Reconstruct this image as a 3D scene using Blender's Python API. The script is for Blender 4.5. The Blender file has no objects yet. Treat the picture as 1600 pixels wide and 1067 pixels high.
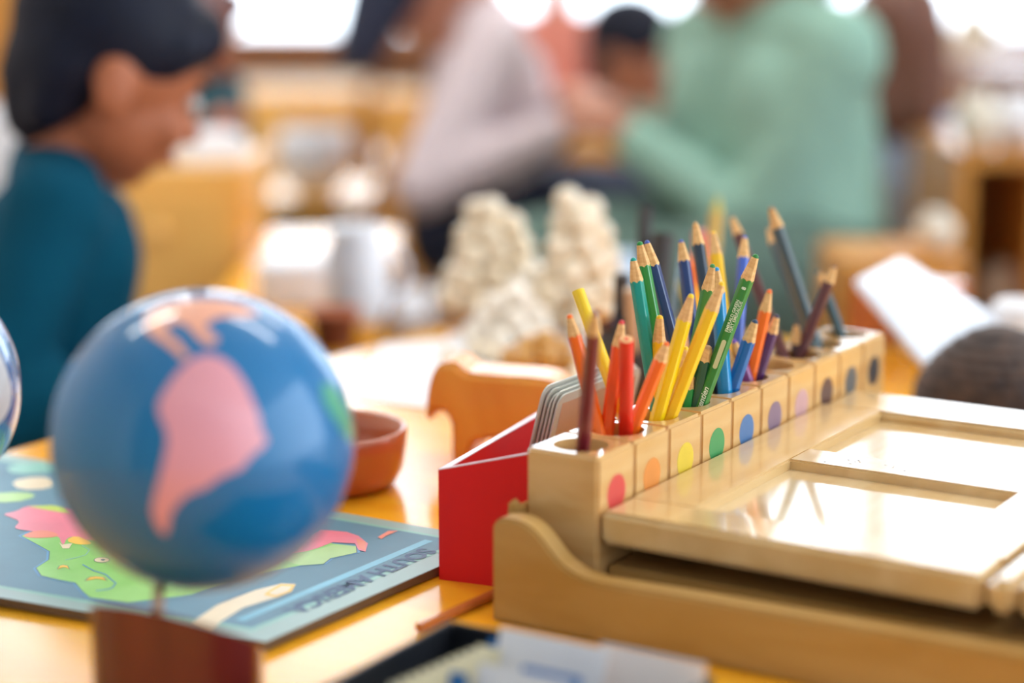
import bpy, bmesh, math, random
from mathutils import Vector, Matrix, Euler
from mathutils.geometry import delaunay_2d_cdt
random.seed(7)
sc = bpy.context.scene
COL = sc.collection
# ---------------------------------------------------------------- camera
F = 3150.0                      # focal length in pixels of the 1600 px wide frame
PIT = math.atan(630 / F)
CP, SP = math.cos(PIT), math.sin(PIT)
TH = 0.55                       # table height
H = TH + 0.371                  # camera height
cd = bpy.data.cameras.new('camera'); cam = bpy.data.objects.new('camera', cd); COL.objects.link(cam)
cam.location = (0, 0, H); cam.rotation_euler = (math.pi / 2 - PIT, 0, 0)
cd.sensor_width = 36; cd.lens = F / 1600 * 36
cd.clip_start = .02; cd.clip_end = 200
cd.dof.use_dof = True; cd.dof.focus_distance = 1.222; cd.dof.aperture_fstop = 2.05
sc.camera = cam
# ---------------------------------------------------------------- world: daylight, brighter on the garden side of the windows
W = bpy.data.worlds.new('world'); sc.world = W; W.use_nodes = True
nt = W.node_tree; nt.nodes.clear()
tc = nt.nodes.new('ShaderNodeTexCoord'); sx = nt.nodes.new('ShaderNodeVectorMath'); sx.operation = 'DOT_PRODUCT'; sx.inputs[1].default_value = (.55, .83, .1)
mr = nt.nodes.new('ShaderNodeMapRange'); mr.inputs['From Min'].default_value = -.55; mr.inputs['From Max'].default_value = .55
mr.inputs['To Min'].default_value = .30; mr.inputs['To Max'].default_value = 3.3
bg = nt.nodes.new('ShaderNodeBackground'); bg.inputs['Color'].default_value = (.77, .885, 1, 1)
wo = nt.nodes.new('ShaderNodeOutputWorld')
nt.links.new(tc.outputs['Generated'], sx.inputs[0]); nt.links.new(sx.outputs['Value'], mr.inputs['Value'])
nt.links.new(mr.outputs[0], bg.inputs['Strength']); nt.links.new(bg.outputs[0], wo.inputs[0])
sc.view_settings.view_transform = 'Standard'; sc.view_settings.look = 'None'
sc.view_settings.gamma = 1; sc.view_settings.use_curve_mapping = False
sc.view_settings.exposure = 0.88
sc.cycles.max_bounces = 8; sc.cycles.sample_clamp_indirect = 8

# ---------------------------------------------------------------- frame helpers
ANG = math.atan2(1990, 3212)
U2 = Vector((math.sin(ANG), math.cos(ANG))); V2 = Vector((math.cos(ANG), -math.sin(ANG)))
def at(px, py, t):
    x = (px - 800) / F * t; yd = (py - 533.5) / F * t
    return Vector((x, t * CP - yd * SP, H - (t * SP + yd * CP)))
def onz(px, py, z):             # z above the table top
    t = (H - TH - z) / (SP + (py - 533.5) / F * CP)
    return at(px, py, t)
def depth(p): return p[1] * CP - (p[2] - H) * SP
O0 = at(935, 716, 1.1)
def w(u, v, z): return Vector((O0.x + u * U2.x + v * V2.x, O0.y + u * U2.y + v * V2.y, TH + z))
def uv(p): d = Vector((p[0] - O0.x, p[1] - O0.y)); return d.dot(U2), d.dot(V2)
RZ = math.pi / 2 - ANG - math.pi / 2      # rotation that turns +X to V and +Y to U
MUV = Matrix.Translation(Vector((O0.x, O0.y, TH))) @ Matrix(((V2.x, U2.x, 0, 0), (V2.y, U2.y, 0, 0), (0, 0, 1, 0), (0, 0, 0, 1)))
# local frame of MUV: x = v, y = u, z above table

# ---------------------------------------------------------------- materials
def lin(c):
    return tuple(((x / 255) / 12.92 if x / 255 <= .04045 else ((x / 255 + .055) / 1.055) ** 2.4) for x in c) + (1,)
MATS = {}
def mat(name, rgb, rough=.5, coat=0, var=.06, scale=30, metal=0, spec=.5, kind='noise', rgb2=None, axis=(1, 1, 1), bump=0, sss=0):
    if name in MATS: return MATS[name]
    m = bpy.data.materials.new(name); m.use_nodes = True; n = m.node_tree; b = n.nodes['Principled BSDF']
    b.inputs['Roughness'].default_value = rough; b.inputs['Metallic'].default_value = metal
    b.inputs['Specular IOR Level'].default_value = spec
    if coat: b.inputs['Coat Weight'].default_value = coat; b.inputs['Coat Roughness'].default_value = .08
    c = lin(rgb); c2 = lin(rgb2) if rgb2 else tuple(x * (1 - 2.2 * var) for x in c[:3]) + (1,)
    t = n.nodes.new('ShaderNodeTexCoord'); mp = n.nodes.new('ShaderNodeMapping'); mp.inputs['Scale'].default_value = axis
    nz = n.nodes.new('ShaderNodeTexNoise'); nz.inputs['Scale'].default_value = scale; nz.inputs['Detail'].default_value = 5
    if kind == 'wood': nz.inputs['Distortion'].default_value = .6
    rp = n.nodes.new('ShaderNodeValToRGB'); rp.color_ramp.elements[0].position = .35; rp.color_ramp.elements[1].position = .65
    rp.color_ramp.elements[0].color = c2; rp.color_ramp.elements[1].color = c
    n.links.new(t.outputs['Object'], mp.inputs[0]); n.links.new(mp.outputs[0], nz.inputs['Vector'])
    n.links.new(nz.outputs['Fac'], rp.inputs[0]); n.links.new(rp.outputs[0], b.inputs['Base Color'])
    if bump:
        bm_ = n.nodes.new('ShaderNodeBump'); bm_.inputs['Strength'].default_value = bump; bm_.inputs['Distance'].default_value = .002
        n.links.new(nz.outputs['Fac'], bm_.inputs['Height']); n.links.new(bm_.outputs[0], b.inputs['Normal'])
    MATS[name] = m; return m
def wood(name, rgb, rgb2, rough=.35, coat=.3, axis=(60, 4, 60), scale=1.0):
    return mat(name, rgb, rough, coat, rgb2=rgb2, axis=axis, scale=scale, kind='wood')
def glass(name):
    m = bpy.data.materials.new(name); m.use_nodes = True; n = m.node_tree; n.nodes.clear()
    o = n.nodes.new('ShaderNodeOutputMaterial'); tr = n.nodes.new('ShaderNodeBsdfTransparent'); gl = n.nodes.new('ShaderNodeBsdfGlossy')
    gl.inputs['Roughness'].default_value = .02; fr = n.nodes.new('ShaderNodeFresnel'); mx = n.nodes.new('ShaderNodeMixShader')
    n.links.new(fr.outputs[0], mx.inputs[0]); n.links.new(tr.outputs[0], mx.inputs[1]); n.links.new(gl.outputs[0], mx.inputs[2])
    n.links.new(mx.outputs[0], o.inputs[0]); return m
def emit(name, rgb, s):
    m = bpy.data.materials.new(name); m.use_nodes = True; b = m.node_tree.nodes['Principled BSDF']
    b.inputs['Emission Color'].default_value = lin(rgb); b.inputs['Emission Strength'].default_value = s; return m
M_table = wood('honey_table_wood', (255, 186, 44), (250, 168, 28), .2, .18, (3, 26, 3))
M_block = wood('pale_block_wood', (228, 184, 122), (218, 168, 102), .22, 1, (12, 12, 70))
M_tray = wood('tray_plywood', (196, 154, 90), (182, 136, 68), .38, .15, (8, 8, 40))
M_lid = wood('lid_wood', (226, 190, 134), (214, 174, 114), .2, .7, (40, 6, 40))
M_cab = wood('cabinet_wood', (244, 196, 112), (236, 178, 92), .4, .2, (6, 6, 2))
M_cab2 = wood('orange_cabinet_wood', (214, 150, 66), (196, 130, 50), .4, .2, (6, 6, 2))
M_dcab = wood('brown_wood', (150, 96, 60), (124, 76, 46), .4, .2, (6, 6, 2))
M_tip = wood('pencil_cedar', (234, 186, 122), (216, 160, 96), .6, 0, (150, 150, 500))
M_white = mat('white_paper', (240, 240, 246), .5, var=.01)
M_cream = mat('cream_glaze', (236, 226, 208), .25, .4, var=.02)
M_black = mat('black_plastic', (26, 28, 34), .4, var=.1)
M_glass = glass('window_glass')

# ---------------------------------------------------------------- mesh helpers
def link(name, me, m=None, parent=None, smooth=False):
    o = bpy.data.objects.new(name, me); COL.objects.link(o)
    if m is not None:
        for k in (m if isinstance(m, (list, tuple)) else [m]): me.materials.append(k)
    if smooth:
        for p in me.polygons: p.use_smooth = True
    if parent: o.parent = parent
    return o
def obj(name, bm, m=None, parent=None, smooth=False):
    me = bpy.data.meshes.new(name); bm.normal_update(); bm.to_mesh(me); bm.free()
    return link(name, me, m, parent, smooth)
def tag(o, label, cat, group=None):
    o['label'] = label; o['category'] = cat
    if group: o['group'] = group
    return o
def empty(name, loc=(0, 0, 0), rz=0):
    o = bpy.data.objects.new(name, None); COL.objects.link(o); o.location = loc; o.rotation_euler = (0, 0, rz)
    o.empty_display_size = .05; return o
def thing(name, label, cat, loc=(0, 0, 0), rz=0, group=None):
    return tag(empty(name, loc, rz), label, cat, group)
def struct(o): o['kind'] = 'structure'; return o
def box(bm, x0, x1, y0, y1, z0, z1, bev=0, M=None, mi=0, seg=2):
    r = bmesh.ops.create_cube(bm, size=1)['verts']
    for v in r:
        v.co = Vector(((x0 + x1) / 2 + v.co.x * (x1 - x0), (y0 + y1) / 2 + v.co.y * (y1 - y0), (z0 + z1) / 2 + v.co.z * (z1 - z0)))
    es = list({e for v in r for e in v.link_edges})
    if bev:
        q = bmesh.ops.bevel(bm, geom=es, offset=bev, segments=seg, affect='EDGES')
        r = list({v for f in q['faces'] for v in f.verts} | set(v for v in r if v.is_valid))
    if M is not None: bmesh.ops.transform(bm, matrix=M, verts=r)
    if mi:
        for f in {f for v in r for f in v.link_faces}: f.material_index = mi
    return r
def lathe(bm, prof, n=48, M=None):
    rings = []
    for r, z in prof:
        if r < 1e-6: rings.append([bm.verts.new((0, 0, z))])
        else: rings.append([bm.verts.new((r * math.cos(2 * math.pi * k / n), r * math.sin(2 * math.pi * k / n), z)) for k in range(n)])
    for a, b in zip(rings, rings[1:]):
        for k in range(n):
            q = [a[k % len(a)], a[(k + 1) % len(a)], b[(k + 1) % len(b)], b[k % len(b)]]
            q = list(dict.fromkeys(q))
            if len(q) > 2: bm.faces.new(q)
    if M is not None: bmesh.ops.transform(bm, matrix=M, verts=[v for r in rings for v in r])
def tube(bm, p0, p1, r0, r1=None, n=12):
    r1 = r0 if r1 is None else r1
    p0, p1 = Vector(p0), Vector(p1); d = p1 - p0
    M = Matrix.Translation(p0) @ d.to_track_quat('Z', 'Y').to_matrix().to_4x4()
    lathe(bm, [(0, 0), (r0, 0), (r1, d.length), (0, d.length)], n, M)
def prism(bm, pts, a0, a1, M):
    """outline pts (x,z) extruded along local y from a0 to a1"""
    A = [bm.verts.new(M @ Vector((x, a0, z))) for x, z in pts]; B = [bm.verts.new(M @ Vector((x, a1, z))) for x, z in pts]
    n = len(pts); bm.faces.new(A); bm.faces.new(B[::-1])
    for k in range(n): bm.faces.new([A[k], B[k], B[(k + 1) % n], A[(k + 1) % n]])
    bmesh.ops.recalc_face_normals(bm, faces=bm.faces[:])
def inside(p, poly):
    c = False; j = len(poly) - 1
    for i in range(len(poly)):
        a, b = poly[i], poly[j]
        if (a[1] > p[1]) != (b[1] > p[1]) and p[0] < (b[0] - a[0]) * (p[1] - a[1]) / (b[1] - a[1]) + a[0]: c = not c
        j = i
    return c
def smooth_poly(poly, it=2):
    for _ in range(it):
        q = []
        for i in range(len(poly)):
            a, b = poly[i], poly[(i + 1) % len(poly)]
            q += [(a[0] * .75 + b[0] * .25, a[1] * .75 + b[1] * .25), (a[0] * .25 + b[0] * .75, a[1] * .25 + b[1] * .75)]
        poly = q
    return poly
def fill(poly, step):
    xs = [p[0] for p in poly]; ys = [p[1] for p in poly]; pts = [Vector(p) for p in poly]; n = len(pts)
    x = min(xs) + step * .5
    while x < max(xs):
        y = min(ys) + step * .5
        while y < max(ys):
            if inside((x, y), poly): pts.append(Vector((x, y)))
            y += step
        x += step
    r = delaunay_2d_cdt(pts, [(i, (i + 1) % n) for i in range(n)], [list(range(n))], 1, 1e-5)
    return r[0], r[2]
def face_of(bm, pts3, mi=0):
    f = bm.faces.new([bm.verts.new(p) for p in pts3]); f.material_index = mi
    return f
def up(bm):
    for f in bm.faces:
        f.normal_update()
        if f.normal.z < 0: f.normal_flip()
def text_mesh(body, size, bold=0.0, italic=0.0, align='LEFT'):
    c = bpy.data.curves.new('txt', 'FONT'); c.body = body; c.size = size; c.offset = bold; c.shear = italic; c.align_x = align; c.resolution_u = 3
    o = bpy.data.objects.new('txt', c); COL.objects.link(o)
    dg = bpy.context.evaluated_depsgraph_get(); dg.update()
    me = bpy.data.meshes.new_from_object(o.evaluated_get(dg)); bpy.data.objects.remove(o); me.materials.clear(); return me
def baked(bm, mods):
    me = bpy.data.meshes.new('b'); bm.to_mesh(me); bm.free(); o = bpy.data.objects.new('b', me); COL.objects.link(o)
    for ty, kw in mods:
        k = o.modifiers.new(ty, ty)
        for a, b in kw.items(): setattr(k, a, b)
    dg = bpy.context.evaluated_depsgraph_get(); dg.update()
    r = bpy.data.meshes.new_from_object(o.evaluated_get(dg)); bpy.data.objects.remove(o); return r
def copy_thing(root, loc=None, rz=None):
    c = root.copy(); COL.objects.link(c)
    if loc is not None: c.location = loc
    if rz is not None: c.rotation_euler = (0, 0, rz)
    for ch in root.children:
        d = ch.copy(); COL.objects.link(d); d.parent = c
        for g in ch.children:
            e = g.copy(); COL.objects.link(e); e.parent = d
    return c

# ================================================================ ROOM
M_floor = mat('floor_vinyl', (170, 146, 120), .3, .2, var=.05, scale=3)
M_wall = mat('wall_paint', (224, 214, 202), .7, var=.02, scale=2)
M_ceil = mat('ceiling_tile', (235, 235, 230), .8, var=.02, scale=3)
M_frame = wood('window_frame_wood', (170, 116, 78), (150, 98, 62), .4, .2, (3, 3, 8))
XL, XR, YB, YF, ZC = -2.9, 3.6, 6.3, -1.6, 3.0
def bobj(name, dims, m, parent=None, bev=0):
    bm = bmesh.new(); box(bm, *dims, bev=bev); return obj(name, bm, m, parent)
struct(bobj('floor', (XL - .2, XR + .2, YF, YB + .2, -.1, 0), M_floor))
struct(bobj('ceiling', (XL - .2, XR + .2, YF, YB + .2, ZC, ZC + .1), M_ceil))
struct(bobj('wall_left', (XL - .15, XL, YF, YB, 0, ZC), M_wall))
struct(bobj('wall_right', (XR, XR + .15, 2.4, YB, 0, ZC), M_wall))   # open to daylight further forward, outside the frame
wins = [(-2.4, -1.15), (-.93, -.22), (-.10, .58), (.70, 1.16), (1.21, 3.3)]
ZS, ZT = .60, 2.75
bm = bmesh.new(); box(bm, XL, XR, YB, YB + .15, 0, ZS); box(bm, XL, XR, YB, YB + .15, ZT, ZC)
xs = [XL] + [a for q in wins for a in q] + [XR]
for k in range(0, len(xs), 2): box(bm, xs[k], xs[k + 1], YB, YB + .15, ZS, ZT)
struct(obj('wall_back', bm, M_wall))
for k, (a, b) in enumerate(wins):
    bm = bmesh.new(); f = .035
    for q in ((a, a + f, ZS, ZT), (b - f, b, ZS, ZT), (a, b, ZS, ZS + f), (a, b, ZT - f, ZT), (a, b, 2.38, 2.38 + f)):
        box(bm, q[0], q[1], YB + .02, YB + .08, q[2], q[3])
    if b - a > 1: box(bm, (a + b) / 2 - f / 2, (a + b) / 2 + f / 2, YB + .02, YB + .08, ZS, ZT)
    fr = struct(obj('window_%d' % (k + 1), bm, M_frame))
    bobj('pane', (a + .02, b - .02, YB + .045, YB + .051, ZS + .02, ZT - .02), M_glass, fr)
    bobj('sill', (a - .03, b + .03, YB - .08, YB - .001, ZS - .04, ZS), M_frame, fr, .005)
M_tube = emit('lamp_diffuser', (250, 250, 246), 20)
for x, y in ((-1.5, 2.5), (.9, 2.5), (-1.5, 4.6), (.9, 4.6)):
    t = thing('ceiling_light', 'long fluorescent ceiling light over the ' + ('left' if x < 0 else 'right') + (' front' if y < 3 else ' back') + ' of the classroom', 'ceiling light', (x, y, ZC - .06), 0, 'ceiling lights of the classroom')
    bobj('housing', (-.65, .65, -.1, .1, .02, .06), M_ceil, t); bobj('diffuser', (-.62, .62, -.08, .08, 0, .02), M_tube, t)

# ================================================================ MAIN TABLE
t = thing('low_table', 'long honey-coloured glossy wooden table holding globe, tray and red box', 'table', w(0, 0, -TH), -ANG)
UL, UH, VL, VH = -1.0, .80, -.559, .78
def tb(name, d, m, bev=.004):
    bm = bmesh.new(); box(bm, *d, bev=bev); return obj(name, bm, m, t)
tb('tabletop', (VL, VH, UL, UH, TH - .028, TH), M_table, .006)
tb('apron', (VL + .05, VH - .05, UL + .05, UH - .05, TH - .09, TH - .0285), M_table)
for a in (VL + .07, VH - .07):
    for b in (UL + .07, UH - .07):
        bm = bmesh.new(); tube(bm, (a, b, 0), (a, b, TH - .095), .022, .028, 16); obj('leg', bm, M_table, t, True)

# ================================================================ PENCIL BLOCK TRAY
tray = thing('wooden_tray', 'pale plywood desk tray with S-curved front panel beside the red box', 'tray', w(0, 0, 0), -ANG)
out = [(-.050, 0), (-.050, .0535), (-.048, .0570), (-.0455, .0588), (-.041, .0597), (-.036, .0599), (-.031, .0592), (-.0265, .0576), (-.022, .0550), (-.0175, .0510), (-.013, .0462), (-.009, .0420),
       (-.0044, .0386), (.002, .0356), (.009, .0338), (.0175, .0331), (.04, .0336), (.08, .0345), (.25, .0365), (.47, .0365), (.47, 0)]
def panel(name, y0, y1):
    bm = bmesh.new(); prism(bm, out, y0, y1, Matrix())
    es = [e for e in bm.edges if abs(e.verts[0].co.y - e.verts[1].co.y) < 1e-6]
    bmesh.ops.bevel(bm, geom=es, offset=.0016, segments=2, affect='EDGES')
    return obj(name, bm, M_tray, tray)
panel('front_panel', -.030, -.014); panel('rear_panel', .430, .446)
def trb(name, d, bev=.001):
    bm = bmesh.new(); box(bm, *d, bev=bev); return obj(name, bm, M_tray, tray)
trb('base_board', (-.0455, .468, -.0135, .4295, .002, .0115))
bm = bmesh.new(); box(bm, -.0505, -.0467, -.0135, .4295, .002, .060, bev=.0012); box(bm, -.0505, -.0467, -.0136, -.004, .05, .0645, bev=.0018)
obj('side_wall', bm, M_tray, tray)
trb('ledge', (.0012, .468, .010, .40, .0116, .0295)); trb('ledge_runner', (.03, .46, .05, .39, .0296, .0344))

# lids
M_lidp = wood('lid_panel_wood', (232, 204, 158), (222, 186, 130), .1, 1, (40, 5, 40))
def make_lid(v0, label, second=False):
    L = thing('framed_lid', label, 'lid', w(0, v0, .0346), -ANG, None)
    Wd, z0, z1 = .2160, .0095, .0282
    bm = bmesh.new()
    box(bm, 0, Wd, 0, .037, z0, z1, bev=.0028, seg=3); box(bm, 0, Wd, .306, .36, z0, z1, bev=.0028, seg=3)
    for a, b in ((0, .042), (.182, Wd)): box(bm, a, b, .0345, .3085, z0 + .0001, z1 - .00005, bev=.0012)
    box(bm, .0405, .1835, .160, .191, z0 + .0003, z1 - .0002, bev=.0012)
    if second: box(bm, -.0170, -.0022, -.003, .363, z0 + .001, z1, bev=.004, seg=3)
    obj('frame', bm, M_lid, L)
    for a, b in ((.036, .161), (.190, .306)):
        bm = bmesh.new(); box(bm, .041, .183, a, b, z0 + .002, z1 - .0065); obj('inset_panel', bm, M_lidp, L)
    bm = bmesh.new()
    for v in (.03, .19): box(bm, v, v + .012, .03, .34, 0, z0 - .0001)
    obj('support_rail', bm, M_tray, L)
    return L
make_lid(.0012, 'wooden framed lid with two glossy recessed panels beside the pencil blocks')
make_lid(.2370, 'second framed lid at the right edge, only its left stile in view', True)
# specks of dirt on the middle rail of the near lid are in the wood itself: small dark chips
bm = bmesh.new()
L0 = [o for o in COL.objects if o.name == 'framed_lid'][0]
M_speck = mat('paint_specks', (70, 72, 84), .6)
for k in range(70):
    x = random.uniform(.06, .18); y = random.gauss(.176, .006); s = random.uniform(.0002, .0008)
    if .163 < y < .188: face_of(bm, [(x + s * random.uniform(.5, 2) * math.cos(a), y + s * math.sin(a), .02815) for a in (0, 1.2, 2.4, 3.7, 5)])
up(bm); obj('paint_speck', bm, M_speck, L0)['kind'] = 'stuff'

# blocks with drilled holes
PITCH, BW, ZB0, ZBT, HR = .0422, .0462, .0118, .0928, .0160
bm = bmesh.new(); box(bm, -BW, -.0002, .0003, PITCH - .0003, ZB0, ZBT, bev=.0018, seg=3)
me = bpy.data.meshes.new('c'); bc = bmesh.new()
lathe(bc, [(0, .020), (HR, .020), (HR, .2), (0, .2)], 48, Matrix.Translation((-BW / 2, PITCH / 2, 0)))
bmesh.ops.recalc_face_normals(bc, faces=bc.faces[:]); bc.to_mesh(me); bc.free(); cut = bpy.data.objects.new('c', me); COL.objects.link(cut)
block_me = baked(bm, [('BOOLEAN', dict(object=cut, operation='DIFFERENCE', solver='EXACT'))]); bpy.data.objects.remove(cut)
block_me.materials.clear(); block_me.materials.append(M_block)
dots = [('red', (226, 76, 70), 'red'), ('orange', (240, 150, 66), 'orange'), ('yellow', (240, 208, 62), 'yellow'), ('green', (70, 160, 92), 'green'),
        ('blue', (76, 124, 178), 'blue'), ('purple', (142, 116, 138), 'muted purple'), ('pink', (214, 166, 166), 'faded pink'), ('brown', (98, 66, 60), 'brown'),
        ('grey', (92, 98, 100), 'grey'), ('black', (36, 40, 50), 'black')]
for k, (nm, c, lb) in enumerate(dots):
    o = bpy.data.objects.new('pencil_block', block_me); COL.objects.link(o); o.location = w(k * PITCH, 0, 0); o.rotation_euler = (0, 0, -ANG)
    tag(o, 'pale wooden pencil block with a %s dot on its side%s' % (lb, ', nearest in the row' if k == 0 else ', far end of the row' if k == 9 else ''), 'pencil holder', 'drilled blocks of the pencil row')
    bm = bmesh.new(); r = .0105
    bm.faces.new([bm.verts.new((-.0001, PITCH / 2 + r * math.cos(a), .0685 + r * math.sin(a))) for a in [i * math.pi / 18 for i in range(36)]])
    d = obj('colour_dot', bm, mat('dot_' + nm, c, .4, .2), o); d['label'] = lb + ' round dot'

# ================================================================ PENCILS
def pencil(colname, rgb, tip, entry, n, label, dd=None, flat=False, r=.0039, sides=6, cone=.014, ztop=ZBT, hole=None, bluntness=.46, leadc=None, round_=False, rot=0, hr=HR, zfloor=.021, name='coloured_pencil'):
    E = onz(entry[0], entry[1], ztop)
    te = depth(E)
    h_guess = (entry[1] - tip[1]) / F * te
    T = at(tip[0], tip[1], te + (dd if dd is not None else -.2 * h_guess))
    cone *= .88
    d = (T - E).normalized()
    if hole is None: hole = ((n + .5) * PITCH, -BW / 2)
    # keep the entry inside the hole
    eu, ev = uv(E); rr = math.hypot(eu - hole[0], ev - hole[1])
    if rr > hr - r - .0006:
        k = (hr - r - .0006) / rr; E = w(hole[0] + (eu - hole[0]) * k, hole[1] + (ev - hole[1]) * k, ztop); d = (T - E).normalized()
    s = 0
    while True:
        P = E - d * (s + .002); u_, v_ = uv(P)
        if P.z - TH < zfloor + .004 or math.hypot(u_ - hole[0], v_ - hole[1]) > hr - r - .0004: break
        s += .002
    B = E - d * s; Ln = (T - B).length
    root = thing(name, label, 'pencil', B, 0, 'coloured pencils in the block row' if name == 'coloured_pencil' and ztop == ZBT else 'sticks and pencils in the dark cup')
    q = d.to_track_quat('Z', 'Y')
    # turn a flat of the barrel to the camera
    C = Vector((0, 0, H)) - B; lc = q.inverted() @ C; base = math.atan2(lc.y, lc.x)
    root.rotation_mode = 'QUATERNION'; root.rotation_quaternion = q @ Euler((0, 0, base)).to_quaternion()
    if round_: sides = 20
    N = sides; off = math.pi / N + rot
    hb = Ln if flat else Ln - cone
    bm = bmesh.new()
    m = sides * 4 if not round_ else 20
    def ring(rad_f, z_f):
        vs = []
        for i in range(m):
            a = 2 * math.pi * i / m
            aa = (a - off) % (2 * math.pi / N) - math.pi / N
            rad = (r * .93 / math.cos(aa) if not round_ else r)
            rad = min(rad, r * 1.03)
            vs.append(bm.verts.new((rad * rad_f * math.cos(a), rad * rad_f * math.sin(a), z_f(a))))
        return vs
    def join(a, b):
        for i in range(m): bm.faces.new([a[i], a[(i + 1) % m], b[(i + 1) % m], b[i]])
    scal = (lambda a: hb - .0012 * (1 - abs(math.cos(a * N / 2 - off * N / 2))) ) if not (flat or round_) else (lambda a: hb)
    a0 = ring(1, lambda a: 0); a1 = ring(1, scal); bm.faces.new(a0[::-1]); join(a0, a1)
    mc = mat('pencil_paint_' + colname, rgb, .3, .28, var=.03)
    if flat: bm.faces.new(a1)
    obj('barrel', bm, mc, root, False)
    lr = r * bluntness
    ml = mat('lead_' + colname, leadc or rgb, .5, var=.03)
    bm = bmesh.new()
    if flat:
        lathe(bm, [(0, Ln + .0001), (r * .9, Ln + .0001), (0, Ln + .0002)], 20); obj('cut_end', bm, M_tip, root)
        bm = bmesh.new(); lathe(bm, [(0, Ln + .0003), (r * .36, Ln + .0003), (0, Ln + .00035)], 14); obj('lead', bm, ml, root)
    else:
        zt = Ln - .0022
        b0 = ring(1, scal); b1 = ring(lr / r + .02, lambda a: zt); join(b0, b1); bm.faces.new(b1)
        obj('sharpened_tip', bm, M_tip, root, False)
        bm = bmesh.new(); lathe(bm, [(lr, zt - .0002), (lr * .9, zt + .0012), (lr * .45, Ln - .0002), (0, Ln)], 14); obj('lead', bm, ml, root, True)

    return root, Ln
def P(*a, **k): return pencil(*a, **k)
MAROON, ORANGE, RORG, RED, YEL, TEAL, GRN, MGRN, DGRN = (122, 34, 52), (250, 110, 14), (242, 82, 20), (236, 44, 24), (248, 206, 10), (0, 150, 134), (38, 140, 60), (62, 132, 58), (36, 88, 66)
NAVY, DNAVY, LBLUE, BLUE, PERI, PURP, PINK, BRN, SLATE = (32, 58, 112), (22, 46, 66), (0, 140, 200), (0, 102, 172), (66, 100, 196), (84, 44, 96), (222, 84, 134), (92, 44, 44), (72, 92, 98)
P('maroon', MAROON, (930, 486), (911, 697), 0, 'maroon pencil standing alone in the red-dot block', dd=-.075, cone=.017)
P('orange', ORANGE, (889, 491), (927, 668), 1, 'orange pencil leaning far left, tip lowest left of the bunch')
P('orange', ORANGE, (908, 552), (934, 672), 1, 'short orange pencil hidden behind the maroon one', dd=.0)
P('red_orange', RORG, (972, 500), (949, 670), 1, 'red-orange pencil leaning right, left of the flat red one', cone=.017, leadc=(226, 60, 60))
P('red', RED, (979, 530), (978, 670), 1, 'bright red pencil standing upright with flat unsharpened end', flat=True, round_=True, r=.0042, dd=-.035)
P('orange', ORANGE, (1043, 534), (990, 668), 1, 'orange pencil leaning right in front of the yellow ones', cone=.013)
P('yellow', YEL, (903, 454), (992, 658), 1, 'yellow pencil leaning far left with flat unsharpened end', flat=True, round_=True, dd=.01)
P('yellow', YEL, (1081, 459), (1027, 652), 2, 'yellow pencil leaning right, its tip tinged blue', cone=.018, r=.0042)
P('deep_yellow', (252, 198, 8), (1129, 440), (1052, 650), 2, 'long deep yellow pencil leaning right just left of the emerald one', cone=.020, r=.0042)
P('deep_yellow', (252, 198, 8), (1031, 492), (1028, 640), 2, 'short yellow pencil with a chewed tip right of the teal one', cone=.018, bluntness=.55)
P('yellow', YEL, (1073, 541), (1052, 640), 2, 'yellow pencil stub between the two long yellow ones')
P('teal', TEAL, (989, 402), (1034, 636), 2, 'teal pencil leaning left, foremost of the three leaning left', cone=.016, r=.004)
P('green', GRN, (999, 377), (1041, 622), 3, 'mid-green pencil leaning left behind the teal one', cone=.0165, bluntness=.5)
P('navy', NAVY, (1010, 375), (1088, 612), 3, 'navy pencil leaning far left behind the green one', cone=.018, r=.0040, leadc=(70, 90, 170), bluntness=.45)
P('moss_green', MGRN, (1114, 412), (1070, 628), 3, 'moss green pencil leaning right left of the pale blue one', cone=.018, bluntness=.45)
em, emL = P('emerald', (42, 128, 50), (1182, 397), (1099, 630), 3, 'emerald green pencil with white lettering leaning right in front', cone=.018, r=.0041, dd=-.02, bluntness=.5)
P('dark_green', DGRN, (1106, 539), (1088, 629), 3, 'short dark green pencil beside the emerald one', cone=.011, r=.0043, bluntness=.7, leadc=(200, 150, 100))
P('bright_green', (40, 150, 70), (1082, 575), (1075, 629), 3, 'bright green pencil stub behind the dark green one', r=.0036)
P('sky_blue', LBLUE, (1119, 417), (1133, 610), 4, 'sky blue pencil standing nearly upright behind the emerald one', cone=.018, r=.0043)
P('blue', BLUE, (1181, 499), (1148, 608), 4, 'mid-blue pencil leaning right with a dark blunt tip', cone=.016, r=.0042, leadc=(30, 60, 90), bluntness=.5)
P('navy', NAVY, (1064, 374), (1085, 600), 4, 'navy pencil standing alone between the left and middle bunches', cone=.016, leadc=(60, 80, 150), bluntness=.45, dd=.01)
P('dark_navy', DNAVY, (1086, 346), (1128, 598), 4, 'tall dark navy pencil with a long bare wood tip', cone=.018, leadc=(190, 150, 100), dd=.02)
P('periwinkle', PERI, (1164, 368), (1148, 588), 5, 'periwinkle blue pencil standing upright behind the emerald one', cone=.018, dd=.03)
P('golden_yellow', (252, 196, 10), (1114, 361), (1142, 588), 5, 'golden yellow pencil behind the moss green one', cone=.019, r=.0043, dd=.03)
P('orange', ORANGE, (1203, 452), (1172, 588), 5, 'orange pencil leaning right behind the mid-blue one', cone=.016, leadc=(230, 150, 130))
P('pink', PINK, (1136, 545), (1152, 590), 5, 'pink pencil stub behind the sky blue one')
P('violet', (136, 66, 130), (1146, 530), (1166, 590), 5, 'short violet pencil behind the mid-blue one', leadc=(120, 80, 180), cone=.016)
P('purple', PURP, (1215, 491), (1185, 586), 5, 'purple pencil leaning right, right of the orange one', cone=.014, leadc=(60, 50, 80))
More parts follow.
